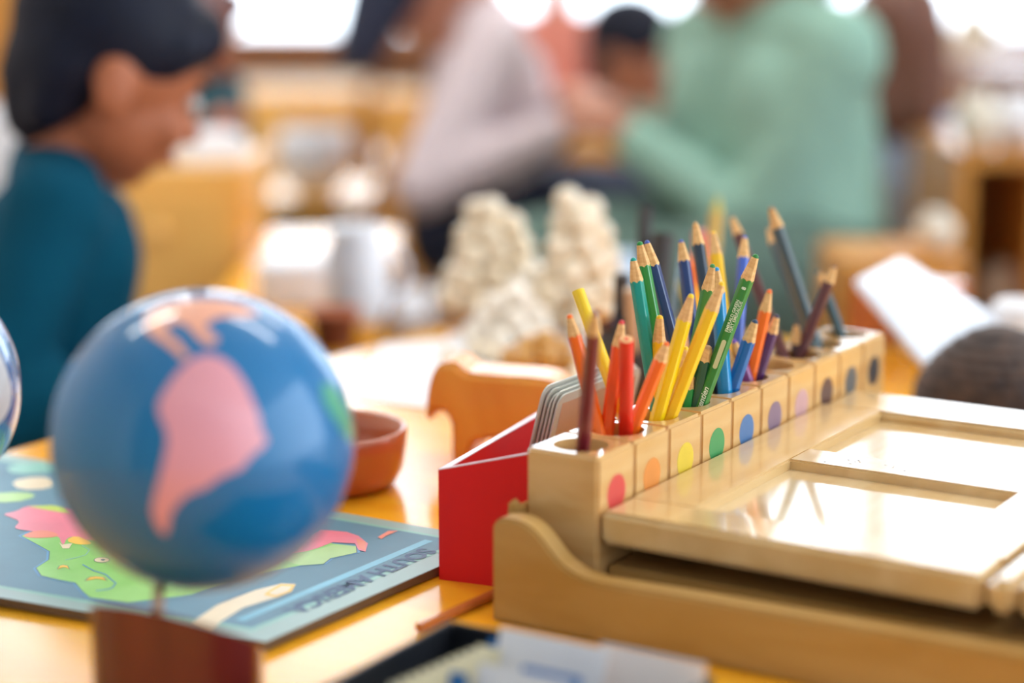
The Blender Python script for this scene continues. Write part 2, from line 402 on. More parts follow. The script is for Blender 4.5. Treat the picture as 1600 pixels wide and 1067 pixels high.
P('dusty_brown', (150, 84, 78), (1199, 503), (1188, 570), 6, 'dusty brown pencil hidden behind the purple one', r=.0035)
P('brown', BRN, (1143, 338), (1222, 552), 7, 'brown pencil leaning left behind the emerald one', cone=.019, leadc=(90, 50, 50), dd=.06)
P('brown', BRN, (1305, 414), (1257, 546), 7, 'brown pencil leaning right at the far end', cone=.014, leadc=(60, 40, 40), r=.004)
P('dark_brown', (70, 34, 36), (1244, 503), (1246, 546), 7, 'dark brown pencil stub in the brown-dot block', cone=.017)
P('slate', SLATE, (1204, 323), (1268, 530), 8, 'tall slate grey pencil leaning left, highest tip on the right', cone=.017, r=.0045, leadc=(170, 120, 80))
P('slate', SLATE, (1201, 356), (1256, 530), 8, 'slate grey pencil just behind the tallest slate one', cone=.017, r=.0042, dd=.05, leadc=(170, 120, 80))
P('blue_slate', (52, 84, 92), (1277, 422), (1306, 514), 9, 'blue-slate pencil leaning left in the black-dot block', cone=.017)
# lettering on the emerald pencil
M_ink = mat('white_ink', (226, 236, 214), .5, var=.02)
fx = .0041 * .93 + .00006
def on_barrel(me, z, y, name, m=M_ink, lab=None):
    # text x runs up the barrel, text y to the left of it seen from the camera
    M = Matrix(((0, 0, 1, fx), (0, -1, 0, y), (1, 0, 0, z), (0, 0, 0, 1)))
    me.transform(M); o = link(name, me, m, em)
    return o
on_barrel(text_mesh('EMERALD GREEN', .0027, .00003), emL - .0500, .0000, 'lettering').scale = (1, 1, 1)
on_barrel(text_mesh('VERT EMERAUDE', .0027, .00003), emL - .0500, .0022, 'lettering')
on_barrel(text_mesh('8', .0036, .0001), emL - .0225, .0012, 'lettering')
on_barrel(text_mesh('Laurentien', .0050, .0001, .3), emL - .1080, .0012, 'lettering')
bm = bmesh.new(); pts = []
for k in range(24):
    a = 2 * math.pi * k / 24; pts.append((fx, .0014 * math.cos(a), (emL - .0645) + (.0014 * math.sin(a)) + (.008 if math.sin(a) > 0 else -.008)))
bm.faces.new([bm.verts.new(p) for p in pts]); obj('name_label', bm, mat('pale_label', (206, 206, 160), .6), em)

# ================================================================ RED BOX WITH CARDS
M_red = mat('red_card', (232, 0, 12), .6, 0, var=.02)
M_edge = mat('white_card_edge', (244, 226, 236), .5, var=.01)
th = math.radians(10)
rb = thing('magazine_box', 'open red card box with pale pink rim beside the wooden tray', 'box', w(.0145, -.1150, 0), -ANG + th)
# local x across (toward tray), y back
Wb, Lb, tk = .0640, .235, .0022
def rbp(name, pts, x_or_y, along, thick):
    bm = bmesh.new()
    if along == 'x': prism(bm, pts, 0, thick, Matrix.Translation((0, x_or_y, 0)))
    else: prism(bm, pts, 0, thick, Matrix.Translation((x_or_y, 0, 0)) @ Matrix(((0, 1, 0, 0), (1, 0, 0, 0), (0, 0, 1, 0), (0, 0, 0, 1))))
    return obj(name, bm, M_red, rb)
rbp('front_wall', [(0, 0), (Wb, 0), (Wb, .0835), (0, .0665)], 0, 'x', tk)
rbp('side_wall', [(tk, 0), (Lb, 0), (Lb, .0650), (tk, .0665)], 0, 'y', tk)
rbp('side_wall', [(tk, 0), (Lb - .05, 0), (Lb - .05, .012), (tk, .012)], Wb - tk, 'y', tk)
rbp('rear_wall', [(tk, 0), (Wb - .03, 0), (Wb - .03, .0650), (tk, .0650)], Lb, 'x', tk)
rbp('bottom', [(tk, .0), (Wb - tk, 0), (Wb - tk, .002), (tk, .002)], tk, 'x', Lb - tk)
bm = bmesh.new()
prism(bm, [(0, .0666), (Wb, .0836), (Wb, .0843), (0, .0673)], 0, tk, Matrix())
prism(bm, [(tk, .0666), (Lb, .0651), (Lb, .0658), (tk, .0673)], 0, .0042, Matrix(((0, 1, 0, 0), (1, 0, 0, 0), (0, 0, 1, 0), (0, 0, 0, 1))))
obj('rim', bm, M_edge, rb)['label'] = 'pale pink cut edge of the box'
cards = [('white', (224, 226, 232), 'outermost laminated card, greyish white, leaning in the red box'), ('navy', (52, 84, 108), 'dark blue laminated card behind the outermost one'),
         ('tan', (198, 176, 150), 'tan card second from the tray in the red box'), ('grey', (206, 198, 186), 'greyish laminated card in the middle of the red box'), ('rose', (206, 168, 148), 'dusty rose laminated card nearest the pencil blocks')]
for k, (nm, c, lb) in enumerate(cards):
    m = mat('card_' + nm, c, .22, .6, var=.02)
    L_, Hh = .108, .0985
    cx = .020 + k * .0042
    root = thing('laminated_card', lb, 'card', w(.114 + (0, .003, .004, .0045, .005)[k], -.1275 + k * .0024, .0035), -ANG, 'laminated cards in the red box')
    bm = bmesh.new(); pr = []
    hh = Hh - (0, .003, .006, .004, .006)[k]; rr_ = .008
    for cxx, czz, a0 in ((L_ - rr_, hh - rr_, 0), (rr_, hh - rr_, 90), (rr_, rr_, 180), (L_ - rr_, rr_, 270)):
        for j in range(6):
            a = math.radians(a0 + j * 18); pr.append((cxx + rr_ * math.cos(a), czz + rr_ * math.sin(a)))
    Mx = Matrix.Rotation(math.radians(14), 4, 'Y') @ Matrix(((0, 1, 0, 0), (1, 0, 0, 0), (0, 0, 1, 0), (0, 0, 0, 1)))
    prism(bm, pr, 0, .0012, Mx); obj('laminate', bm, mat('laminate_film', (206, 206, 196), .3, .3, var=.01), root)
    bm = bmesh.new(); g = .006
    prism(bm, [(g, g), (L_ - g, g), (L_ - g, hh - g), (g, hh - g)], -.0001, .0013, Mx); obj('sheet', bm, m, root)

# ================================================================ GLOBES
M_sea = mat('globe_sea', (0, 108, 164), .5, .7, var=.05, scale=6, spec=.2)
def stand_pin(root, top, foot):
    bm = bmesh.new(); tube(bm, foot, top, .0028, .0028, 14); lathe(bm, [(0, 0), (.007, 0), (.0065, .003), (.003, .006), (0, .006)], 20, Matrix.Translation(Vector(top) - Vector((0, 0, .002))))
    obj('brass_pin', bm, mat('brass', (176, 140, 112), .35, metal=.8, var=.03), root, True)
R = .0725
GC = at(318, 687, .972)
g = thing('globe', 'glossy blue globe with pink South America on a dark wooden base', 'globe', (GC.x, GC.y, TH))
def sphere(rad, root, zc, m, name='sphere'):
    bm = bmesh.new(); bmesh.ops.create_uvsphere(bm, u_segments=96, v_segments=64, radius=rad, matrix=Matrix.Translation((0, 0, zc)))
    return obj(name, bm, m, root, True)
sphere(R, g, GC.z - TH, M_sea)
def patch(root, base, C, poly, m, name, off=.0004, rad=R):
    vs, fs = fill(smooth_poly(poly, 1), 7); bm = bmesh.new(); bv = []
    for p in vs:
        d = (at(p[0], p[1], 1.0) - Vector((0, 0, H))).normalized(); oc = Vector((0, 0, H)) - C
        b = oc.dot(d); c = oc.dot(oc) - rad * rad; disc = b * b - c
        q = Vector((0, 0, H)) + d * (-b - math.sqrt(max(disc, 0)))
        n = (q - C).normalized(); bv.append(bm.verts.new(C + n * (rad + off) - base))
    for f in fs:
        try: bm.faces.new([bv[i] for i in f])
        except ValueError: pass
    bm.normal_update()
    for f in bm.faces:
        if f.normal.dot(f.calc_center_median() + base - C) < 0: f.normal_flip()
    return obj(name, bm, m, root, True)
z5 = lambda L: [(x / 2.667, y / 2.667 + 430) for x, y in L]
base1 = Vector((GC.x, GC.y, TH))
SA = z5([(770, 375), (800, 350), (870, 328), (920, 345), (965, 375), (1000, 420), (1030, 470), (1060, 540), (1082, 590), (1084, 640), (1118, 690), (1085, 725), (1040, 760), (1005, 810), (935, 832), (890, 862),
         (850, 892), (790, 908), (742, 950), (710, 1000), (706, 1050), (696, 1080), (672, 1072), (645, 1030), (632, 980), (640, 930), (660, 860), (680, 780), (700, 690), (690, 640), (665, 590), (655, 545), (680, 490), (720, 430), (750, 395)])
patch(g, base1, GC, SA, mat('continent_pink', (220, 146, 158), .5, 1, var=.02), 'continent')['label'] = 'pink South America'
NA = z5([(600, 195), (622, 150), (700, 112), (880, 96), (1000, 118), (1090, 168), (1020, 178), (940, 172), (880, 190), (852, 222), (872, 240), (912, 258), (900, 288), (860, 292), (820, 262), (800, 232), (765, 202), (702, 200),
         (690, 240), (740, 270), (768, 310), (792, 332), (765, 358), (720, 310), (660, 270), (612, 240)])
patch(g, base1, GC, NA, mat('continent_peach', (232, 160, 132), .5, 1, var=.02), 'continent')['label'] = 'peach North and Central America'
AF = z5([(1340, 440), (1400, 470), (1440, 540), (1466, 600), (1476, 650), (1472, 700), (1440, 680), (1400, 610), (1362, 560), (1340, 500)])
patch(g, base1, GC, AF, mat('continent_green', (40, 150, 120), .5, 1, var=.02), 'continent')['label'] = 'green Africa at the edge'
# base block with rounded front and sloping top
M_stand = wood('mahogany', (110, 36, 28), (88, 24, 24), .25, .4, (30, 30, 6))
sb = w(-.262, -.083, 0)
bm = bmesh.new()
n = 40; ringb, ringt = [], []
for k in range(n):
    a = 2 * math.pi * k / n
    x = .0405 * (abs(math.cos(a)) ** .55) * (1 if math.cos(a) > 0 else -1); y = .024 * (abs(math.sin(a)) ** .75) * (1 if math.sin(a) > 0 else -1)
    fx_ = (x + .0405) / .081
    zt = .0662 - .0192 * fx_ ** 1.7 - .45 * (y + .024)
    ringb.append(bm.verts.new((x, y, 0))); ringt.append(bm.verts.new((x, y, zt)))
bm.faces.new(ringb[::-1]); bm.faces.new(ringt)
for k in range(n): bm.faces.new([ringb[k], ringb[(k + 1) % n], ringt[(k + 1) % n], ringt[k]])
sbx = at(274, 900, .965)
st = obj('stand', bm, M_stand, g); st.location = (sbx.x - GC.x, sbx.y - GC.y + .0, 0)
pf = at(240, 952, .972); pt = at(250, 893, .972)
stand_pin(g, pt - base1, pf - base1 - Vector((0, 0, .022)))

GC2 = at(-176, 608, 1.12); R2 = .0725
g2 = thing('globe', 'second globe with grey land at the left edge, mostly out of frame', 'globe', (GC2.x, GC2.y, TH + .0064))
sphere(R2, g2, GC2.z - TH - .0064, mat('globe_blue_dark', (30, 100, 160), .25, 1, var=.03))
base2 = Vector((GC2.x, GC2.y, TH + .0064))
pol = [(-176 + 196 * math.cos(a) * (.98 + .03 * math.sin(5 * a)), 600 + 150 * math.sin(a) * (.9 + .1 * math.cos(3 * a))) for a in [i * math.pi / 16 for i in range(32)]]
pol = [(x, y) for x, y in pol]
patch(g2, base2, GC2, pol, mat('sandpaper_land', (196, 196, 200), .45, .5, var=.05, scale=200), 'continent', rad=R2)['label'] = 'rough grey land'
bm = bmesh.new(); lathe(bm, [(0, 0), (.04, 0), (.04, .03), (.03, .036), (0, .036)], 32); obj('stand', bm, M_stand, g2, False)
stand_pin(g2, (0, 0, .052), (0, 0, .034))

# ================================================================ MAP BOARD
ZM = .006
MC = [(-.155, -.34), (-.1373, -.1237)]
m_mats = [mat('map_sea', (84, 130, 152), .42, .0, var=.05, scale=20, spec=.35), mat('map_teal_line', (126, 186, 170), .36, .05), mat('map_blue_band', (84, 168, 196), .36, .05), mat('map_margin', (140, 168, 162), .36, .05, var=.03),
          mat('map_green', (112, 184, 60), .36, .05, rgb2=(150, 208, 110), scale=14), mat('map_pink', (232, 112, 134), .36, .05), mat('map_orange', (236, 128, 96), .36, .05), mat('map_yellow', (246, 190, 30), .36, .05),
          mat('map_cream', (228, 208, 172), .36, .05), mat('map_dark', (52, 76, 96), .4), mat('map_lime', (188, 208, 60), .36, .05), mat('cardboard_edge', (120, 92, 62), .8), mat('map_coast', (60, 140, 190), .36, .05), mat('map_palegreen', (160, 200, 110), .36, .05)]
mb = thing('map_board', 'worn cardboard map of South America in green, pink and blue under the globe', 'map', w(0, 0, 0), -ANG)
bm = bmesh.new()
C4 = [(-.1237, -.1373), (-.1165, .084), (-.56, .074), (-.56, -.178)]        # (v,u) corners of the board
C4 = [(-.1237, -.1373), (-.1165, .084), (-.545, .076), (-.552, -.190)]
nn = 16
def mix(a, b, k): return (a[0] + (b[0] - a[0]) * k, a[1] + (b[1] - a[1]) * k)
per = []
for a, b in zip(C4, C4[1:] + C4[:1]):
    for k in range(nn): per.append(mix(a, b, k / nn))
A = [bm.verts.new((x, y, .0008 + .0004 * math.sin(i * .9))) for i, (x, y) in enumerate(per)]; B = [bm.verts.new((x, y, ZM)) for x, y in per]
f = bm.faces.new(B); f.material_index = 3
if f.normal.z < 0: f.normal_flip()
bm.faces.new(A[::-1]).material_index = 11
for k in range(len(per)):
    q = bm.faces.new([A[k], A[(k + 1) % len(per)], B[(k + 1) % len(per)], B[k]]); q.material_index = 11
def lay(poly, mi, lv, sm=0):
    global bm
    if sm: poly = smooth_poly(poly, sm)
    pts = []
    for p in poly:
        u_, v_ = uv(onz(p[0], p[1], ZM)); pts.append((v_, u_))
    layuv(pts, mi, lv)
def layuv(pts, mi, lv):
    vs, fs = fill(pts, 10)
    bv = [bm.verts.new((p[0], p[1], ZM + .00012 * lv)) for p in vs]
    for q in fs:
        f = bm.faces.new([bv[i] for i in q]); f.normal_update(); f.material_index = mi
        if f.normal.z < 0: f.normal_flip()
layuv([(-.140, -.128), (-.133, .072), (-.535, .064), (-.542, -.172)], 1, .6)
layuv([(-.1435, -.1245), (-.1365, .0685), (-.531, .060), (-.538, -.168)], 0, 1)
layuv([(-.1540, -.1180), (-.1500, .060), (-.156, .060), (-.160, -.1180)], 2, 1.5)
GRN_L = [(34, 838), (60, 852), (78, 862), (77, 875), (57, 888), (65, 900), (90, 906), (118, 911), (130, 925), (140, 934), (200, 942), (300, 930), (380, 905), (440, 890), (471, 884), (505, 882), (516, 873), (540, 868), (557, 864), (556, 854), (520, 850), (470, 835), (400, 810), (300, 800), (150, 800), (90, 815)]
off = lambda L, c, k: [(c[0] + (x - c[0]) * k, c[1] + (y - c[1]) * k) for x, y in L]
cg = (310, 868)
lay(off(GRN_L, cg, 1.022), 12, 2); lay(off(GRN_L, cg, 1.006), 9, 2.4); lay(GRN_L, 4, 2.8)
lay([(460, 882), (471, 884), (505, 882), (516, 873), (540, 868), (557, 864), (556, 854), (520, 852), (494, 860), (440, 872)], 13, 3.2)
PNK_L = [(4, 804), (25, 800), (40, 792), (60, 790), (100, 793), (160, 800), (180, 840), (140, 846), (118, 838), (104, 842), (100, 852), (96, 850), (92, 838), (60, 832), (30, 828), (22, 825), (32, 815), (15, 808)]
PNK_R = [(440, 868), (470, 845), (500, 828), (542, 832), (560, 838), (575, 850), (571, 863), (560, 860), (555, 850), (520, 848), (497, 857), (480, 862)]
lay(PNK_L, 5, 3.2, 1); lay(PNK_R, 5, 3.6)
lay([(34, 838), (50, 831), (70, 829), (90, 834), (92, 840), (50, 842)], 6, 3.8, 1)
lay([(102, 846), (118, 837), (140, 846), (144, 851), (122, 852)], 7, 3.8, 1)
lay([(44, 792), (80, 790), (100, 793), (112, 802), (95, 801), (70, 797)], 10, 3.8)
lay([(590, 840), (607, 830), (622, 830), (603, 838), (596, 843)], 6, 3.2); lay([(556, 842), (572, 848), (571, 862), (561, 857)], 6, 4.2)
lay([(92, 848), (97, 852), (103, 851), (113, 850), (108, 858), (98, 858)], 8, 4.2)
for cx, cy, sx_, sy_ in ((150, 905, 16, 3.2), (99, 887, 9, 3.2)):
    ban = [(cx - sx_, cy + sy_), (cx - sx_ * .6, cy - sy_ * .6), (cx, cy - sy_), (cx + sx_ * .7, cy - sy_ * .6), (cx + sx_, cy + sy_), (cx + sx_ * .5, cy + sy_ * .3), (cx, cy + sy_ * .1), (cx - sx_ * .5, cy + sy_ * .6)]
    lay(off(ban, (cx, cy), 1.16), 9, 4); lay(ban, 7, 4.4)
cir = lambda cx, cy, a, b: [(cx + a * math.cos(k * math.pi / 10), cy + b * math.sin(k * math.pi / 10)) for k in range(20)]
lay(cir(159, 876, 12.5, 4.3), 9, 4); lay(cir(159, 876, 11.5, 3.7), 8, 4.4); lay(cir(161, 876, 3.5, 1.4), 9, 4.8)
def strip(pts, wd, mi, lv):
    for a, b in zip(pts, pts[1:]):
        dx, dy = b[0] - a[0], b[1] - a[1]; L = math.hypot(dx, dy) or 1; nx, ny = -dy / L * wd, dx / L * wd * .6
        lay([(a[0] + nx, a[1] + ny), (b[0] + nx, b[1] + ny), (b[0] - nx, b[1] - ny), (a[0] - nx, a[1] - ny)], mi, lv)
strip([(129, 883), (138, 888), (147, 893), (158, 896), (166, 899), (172, 905), (181, 912), (176, 919), (168, 922), (150, 924)], 1.1, 12, 4)
strip([(128, 853), (140, 860), (134, 868), (120, 872), (102, 876)], .8, 1, 4)
# cream scroll and banner with tiny writing near the right margin
lay([(300, 972), (340, 945), (400, 922), (440, 912), (462, 913), (456, 924), (432, 934), (380, 950), (345, 972), (330, 985)], 8, 2)
lay([(418, 925), (438, 913), (462, 914), (455, 925), (432, 934), (412, 930)], 7, 2.6)
lay([(424, 925), (440, 916), (456, 917), (450, 924), (432, 931), (420, 928)], 8, 3)
lay([(16, 752), (60, 744), (88, 750), (80, 764), (30, 766)], 8, 2, 1); lay([(8, 728), (60, 722), (90, 728), (88, 738), (20, 742)], 1, 2, 1)
lay([(-20, 772), (40, 768), (60, 776), (20, 786), (-30, 784)], 13, 2, 1)
obj('printed_board', bm, m_mats, mb)
def map_text(body, size, u0, v0, name, bold=.0002, m=None):
    me = text_mesh(body, size, bold, 0, 'RIGHT')
    # text x runs towards the viewer (-u), letters' tops towards +v
    me.transform(Matrix(((0, 1, 0, v0), (-1, 0, 0, u0), (0, 0, 1, ZM + .0003), (0, 0, 0, 1))))
    return link(name, me, m or mat('map_ink', (70, 96, 132), .5), mb)
map_text('SOUTH AMERICA', .0175, -.092, -.1475, 'lettering', .0006)
map_text('Did you know?', .0042, -.105, -.186, 'lettering', 0)

# ================================================================ BOWL, WOODEN ANIMAL
bp = onz(520, 757, 0)
bw = thing('wooden_bowl', 'straight-sided reddish-brown wooden bowl behind the globe', 'bowl', bp)
bm = bmesh.new(); lathe(bm, [(0, 0), (.036, 0), (.044, .004), (.049, .014), (.0515, .030), (.052, .0405), (.0505, .042), (.0475, .0405), (.046, .028), (.042, .012), (.03, .006), (0, .005)], 64)
obj('shell', bm, wood('bowl_wood', (190, 100, 54), (172, 84, 42), .3, .6, (6, 6, 30)), bw, True)
ap = at(770, 690, 1.46)
Aw = 1.46 / F
sil = [(675, 690), (674, 665), (680, 630), (690, 606), (705, 597), (722, 597), (733, 606), (744, 613), (800, 614), (858, 614), (885, 622), (897, 650), (900, 690), (900, 752), (866, 756), (862, 728), (845, 716), (800, 714), (756, 718), (748, 730), (746, 756), (716, 760), (715, 728),
       (716, 708), (714, 690), (706, 678), (695, 674), (686, 680), (681, 692)]
sil = smooth_poly(sil, 1)
an = thing('wooden_animal', 'honey-coloured wooden toy animal standing behind the red box', 'toy', (ap.x, ap.y, TH))
bm = bmesh.new()
bot = max(y for x, y in sil)
prism(bm, [((x - 770) * Aw, (bot - y) * Aw * 1.0) for x, y in sil], -.022, .022, Matrix.Rotation(-.25, 4, 'Z'))
bmesh.ops.bevel(bm, geom=[e for e in bm.edges if abs((e.verts[0].co - e.verts[1].co).normalized().dot(Matrix.Rotation(-.25, 3, 'Z') @ Vector((0, 1, 0)))) < .1], offset=.004, segments=3, affect='EDGES')
obj('body', bm, wood('toy_wood', (246, 172, 70), (232, 146, 50), .35, .3, (14, 14, 6)), an)

# ================================================================ BLACK FILE BOX WITH CARDS
fb = thing('file_box', 'shallow black plastic box full of index cards at the bottom edge', 'box', w(-.1137, -.0223, 0), -ANG)
bm = bmesh.new(); Wf, Lf, Hf, k_ = .150, .200, .030, .0035
box(bm, 0, k_, -Lf, 0, 0, Hf, bev=.001); box(bm, Wf - k_, Wf, -Lf, 0, 0, Hf, bev=.001); box(bm, k_, Wf - k_, -k_, 0, 0, Hf, bev=.001); box(bm, k_, Wf - k_, -Lf, -Lf + k_, 0, Hf, bev=.001)
obj('walls', bm, M_black, fb); bm = bmesh.new(); box(bm, .001, Wf - .001, -Lf + .001, -.001, 0, .003); obj('bottom', bm, M_black, fb)
M_cc = [mat('index_cream', (246, 236, 204), .6, var=.02), mat('index_white', (238, 234, 234), .6, var=.02), mat('index_blue', (20, 108, 176), .5, var=.02), mat('index_blush', (240, 226, 218), .6, var=.02)]
def index_card(px0, py0, wv, hz, m, lab, depth_u, tilt=22, yaw=0, grp='index cards in the black box'):
    o_ = thing('index_card', lab, 'card', w(depth_u, px0, .0032), -ANG + yaw, grp)
    bm = bmesh.new(); box(bm, 0, wv, 0, .0010, 0, hz, bev=.0003, M=Matrix.Rotation(math.radians(tilt), 4, 'X')); obj('sheet', bm, m, o_)
    return o_
nm_ = ['farthest', 'second', 'third', 'fourth', 'fifth', 'sixth', 'seventh', 'eighth', 'ninth', 'tenth']
for k in range(10):
    index_card(.0125 - .0007 * k, 0, (.014 if k < 8 else .014), .0300, M_cc[0], 'cream index card, %s from the back of the black box' % nm_[k], -.1500 - .0072 * k, -14)
index_card(.0155, 0, .0065, .0320, M_cc[2], 'blue index card between the cream and white ones', -.1440, -14)
index_card(.0225, 0, .060, .0400, M_cc[1], 'tall white index card left of the blush one', -.1490, -18)
index_card(.0730, 0, .056, .0385, M_cc[3], 'blush white index card at the right of the black box', -.1385, -18)
index_card(.0330, 0, .050, .0355, M_cc[1], 'white index card in front of the tall one', -.1850, -22)
index_card(.0540, 0, .032, .0365, M_cc[2], 'blue index card just behind the front white one', -.1800, -20)
index_card(.0225, 0, .010, .0310, M_cc[2], 'blue index card low at the bottom edge', -.1900, -16)
a, b = onz(655, 986, .001), onz(766, 936, .001); dd_ = (b - a)
bm = bmesh.new(); tube(bm, (0, 0, .003), (dd_.length + .03, 0, .003), .0028, None, 10)
o = obj('wooden_rod', bm, wood('rod_wood', (206, 120, 60), (190, 104, 50), .2, .8, (4, 30, 30))); o.location = (a.x, a.y, TH); o.rotation_euler = (0, 0, math.atan2(dd_.y, dd_.x))
tag(o, 'thin orange wooden rod lying between black box and tray corner', 'rod')

# ================================================================ RIGHT: CARD LEANING ON CRATE, DARK BASKET
bc_ = at(1556, 628, 1.60)
bk = thing('ridged_basket', 'round dark brown ridged basket behind the framed lids', 'basket', (bc_.x, bc_.y, TH))
bm = bmesh.new(); prof = [(0, 0), (.045, 0)]
for k in range(1, 60):
    a = k / 60; z = a * .072; r_ = .064 * math.sin(math.pi * (.42 + .565 * a)) ** .62 + .0016 * math.sin(k * 1.05)
    prof.append((r_, z))
prof.append((0, .0725)); lathe(bm, prof, 72)
for v in bm.verts:
    r_ = math.hypot(v.co.x, v.co.y)
    if r_ > .01: k = 1 + .018 * math.sin(24 * math.atan2(v.co.y, v.co.x) + v.co.z * 200); v.co.x *= k; v.co.y *= k
obj('shell', bm, mat('dark_wicker', (84, 66, 58), .75, rgb2=(52, 42, 42), scale=70, bump=.6), bk, True)
cr = thing('wooden_crate', 'small orange-brown wooden crate behind the row of pencil blocks', 'box')
cc = at(1425, 500, 1.90); cr.location = (cc.x, cc.y, TH); cr.rotation_euler = (0, 0, -ANG)
bm = bmesh.new(); box(bm, -.05, .045, -.03, .03, 0, .056, bev=.002); obj('body', bm, wood('crate_wood', (200, 116, 66), (176, 96, 52)), cr)
# tilted white pad: corner points in space
q0 = at(1338, 436, 1.80); q1 = at(1408, 402, 1.92); q2 = at(1574, 505, 1.80); q3 = at(1462, 585, 1.66)
bm = bmesh.new(); nrm = (q1 - q0).cross(q3 - q0).normalized(); nrm = -nrm if nrm.z > 0 else nrm
T_ = [q - q0 for q in (q0, q1, q2, q3)]; Tb = [q + nrm * .006 for q in T_]
va = [bm.verts.new(p) for p in T_]; vb = [bm.verts.new(p) for p in Tb]
bm.faces.new(va); bm.faces.new(vb[::-1])
for k in range(4): bm.faces.new([va[k], va[(k + 1) % 4], vb[(k + 1) % 4], vb[k]])
bmesh.ops.recalc_face_normals(bm, faces=bm.faces[:])
bmesh.ops.bevel(bm, geom=bm.edges[:], offset=.0018, segments=2, affect='EDGES')
o = obj('white_tablet', bm, mat('glossy_white_board', (222, 230, 244), .35, .3, var=.01)); o.location = q0
tag(o, 'white glossy board tilted against the crate and dark basket', 'board')

# ================================================================ DARK CUP WITH STICKS
def cup(cx, t_, rad, hgt, m, label, cat='cup', name='brush_cup'):
    p = at(cx, 560, t_); o = thing(name, label, cat, (p.x, p.y, TH))
    bm = bmesh.new(); lathe(bm, [(0, 0), (rad * .92, 0), (rad, hgt * .5), (rad, hgt), (rad - .0025, hgt), (rad - .0025, .006), (0, .005)], 40); obj('body', bm, m, o, True)
    return p
M_dark = mat('dark_charcoal', (60, 54, 52), .6, var=.08)
c1 = cup(984, 1.60, .029, .076, M_dark, 'dark charcoal cup behind the yellow and teal pencils')
c2 = cup(1106, 1.72, .022, .060, M_cab2, 'small wooden cup hidden behind the middle pencils', name='pencil_cup')
def stick(px, py, t_, c, rad, m, lab, name='crayon_stick', cat='crayon', frac=.5, tipm=None, off_=(0, 0)):
    T = at(px, py, t_); Bx = Vector((c.x + off_[0], c.y + off_[1], TH + .012))
    d = T - Bx
    o = thing(name, lab, cat, Bx); o['group'] = 'sticks in the cups behind the pencil row'
    bm = bmesh.new(); tube(bm, (0, 0, 0), d * (1 if not tipm else .9), rad, None, 14); obj('barrel', bm, m, o, False)
    if tipm: bm = bmesh.new(); tube(bm, d * .9, d, rad, rad * .3, 14); obj('tip', bm, tipm, o)
    return o
stick(972, 428, 1.58, c1, .0066, M_dark, 'thick charcoal stick leaning left in the dark cup', off_=(-.008, 0))
stick(1009, 324, 1.64, c1, .0056, M_dark, 'tall charcoal stick standing in the dark cup', off_=(.006, .012))
stick(1037, 366, 1.62, c1, .0092, M_dark, 'charcoal stick leaning right in the dark cup', off_=(.014, .006))
stick(985, 452, 1.55, c1, .0050, mat('bare_wood', (206, 178, 150), .6), 'pale wooden stick leaning in the dark cup', off_=(.006, -.012))
stick(1010, 425, 1.60, c1, .0085, M_dark, 'short charcoal stick behind the pale wooden one', off_=(.006, .0))
stick(938, 482, 1.57, c1, .0062, mat('plum', (84, 50, 62), .5), 'plum crayon leaning far left out of the dark cup', off_=(.013, .002), tipm=M_tip)
stick(1094, 362, 1.70, c2, .0050, mat('coral', (250, 120, 120), .4), 'coral pink crayon behind the navy pencils', off_=(-.002, .0))
stick(1082, 405, 1.69, c2, .0055, mat('crayon_orange', (252, 130, 60), .4), 'orange crayon behind the navy pencils', off_=(.006, .004))
stick(1078, 455, 1.68, c2, .0055, mat('crayon_yellow', (248, 206, 20), .4), 'yellow crayon behind the navy pencils, lowest in its cup', off_=(.010, -.004))
stick(1122, 308, 1.76, c2, .0052, mat('crayon_gold', (222, 176, 70), .4), 'tall golden crayon behind the pencils, blurred', off_=(-.004, .006), tipm=mat('crayon_tip', (196, 180, 70), .5))
stick(1066, 440, 1.72, c2, .0045, mat('crayon_lime', (200, 190, 60), .4), 'dull yellow crayon left of the coral one', off_=(.012, .0))

def X_(px, t): return (px - 800) / F * t
# ================================================================ BEADS ON THE TABLE
M_bead = mat('cream_beads', (250, 236, 212), .22, .8, rgb2=(238, 216, 180), scale=60)
bm = bmesh.new(); br = .0085
bmesh.ops.create_uvsphere(bm, u_segments=14, v_segments=10, radius=br); me_b = bpy.data.meshes.new('bead'); bm.to_mesh(me_b); bm.free(); me_b.materials.append(M_bead)
for p in me_b.polygons: p.use_smooth = True
M_wire = mat('wire', (170, 150, 120), .4, metal=.8)
bars = [((700, 560), (735, 578), 'lone bead bar on the white glare sheet, left of the heaps'), ((870, 560), (905, 578), 'bead bar lying right of the glazed dish'), ((900, 590), (925, 612), 'bead bar nearest the pencils, left of the dark cup'), ((742, 545), (775, 556), 'bead bar between the tallest heap and the white glare sheet')]
for k, (a, b, lb) in enumerate(bars):
    pa, pb = onz(a[0], a[1], .0095), onz(b[0], b[1], .0095)
    d = (pb - pa); d.z = 0; d.normalize(); nb = 5
    o = thing('bead_bar', lb, 'beads', (pa.x, pa.y, TH + .0015), math.atan2(d.y, d.x), 'cream bead bars on the far part of the table')
    for j in range(nb):
        q = bpy.data.objects.new('bead', me_b); COL.objects.link(q); q.parent = o; q.location = (j * .0162, 0, br)
    bm = bmesh.new(); tube(bm, (-.01, 0, br), (nb * .0162 - .006, 0, br), .001, None, 6); obj('wire', bm, M_wire, o)
stackp = onz(775, 470, 0)
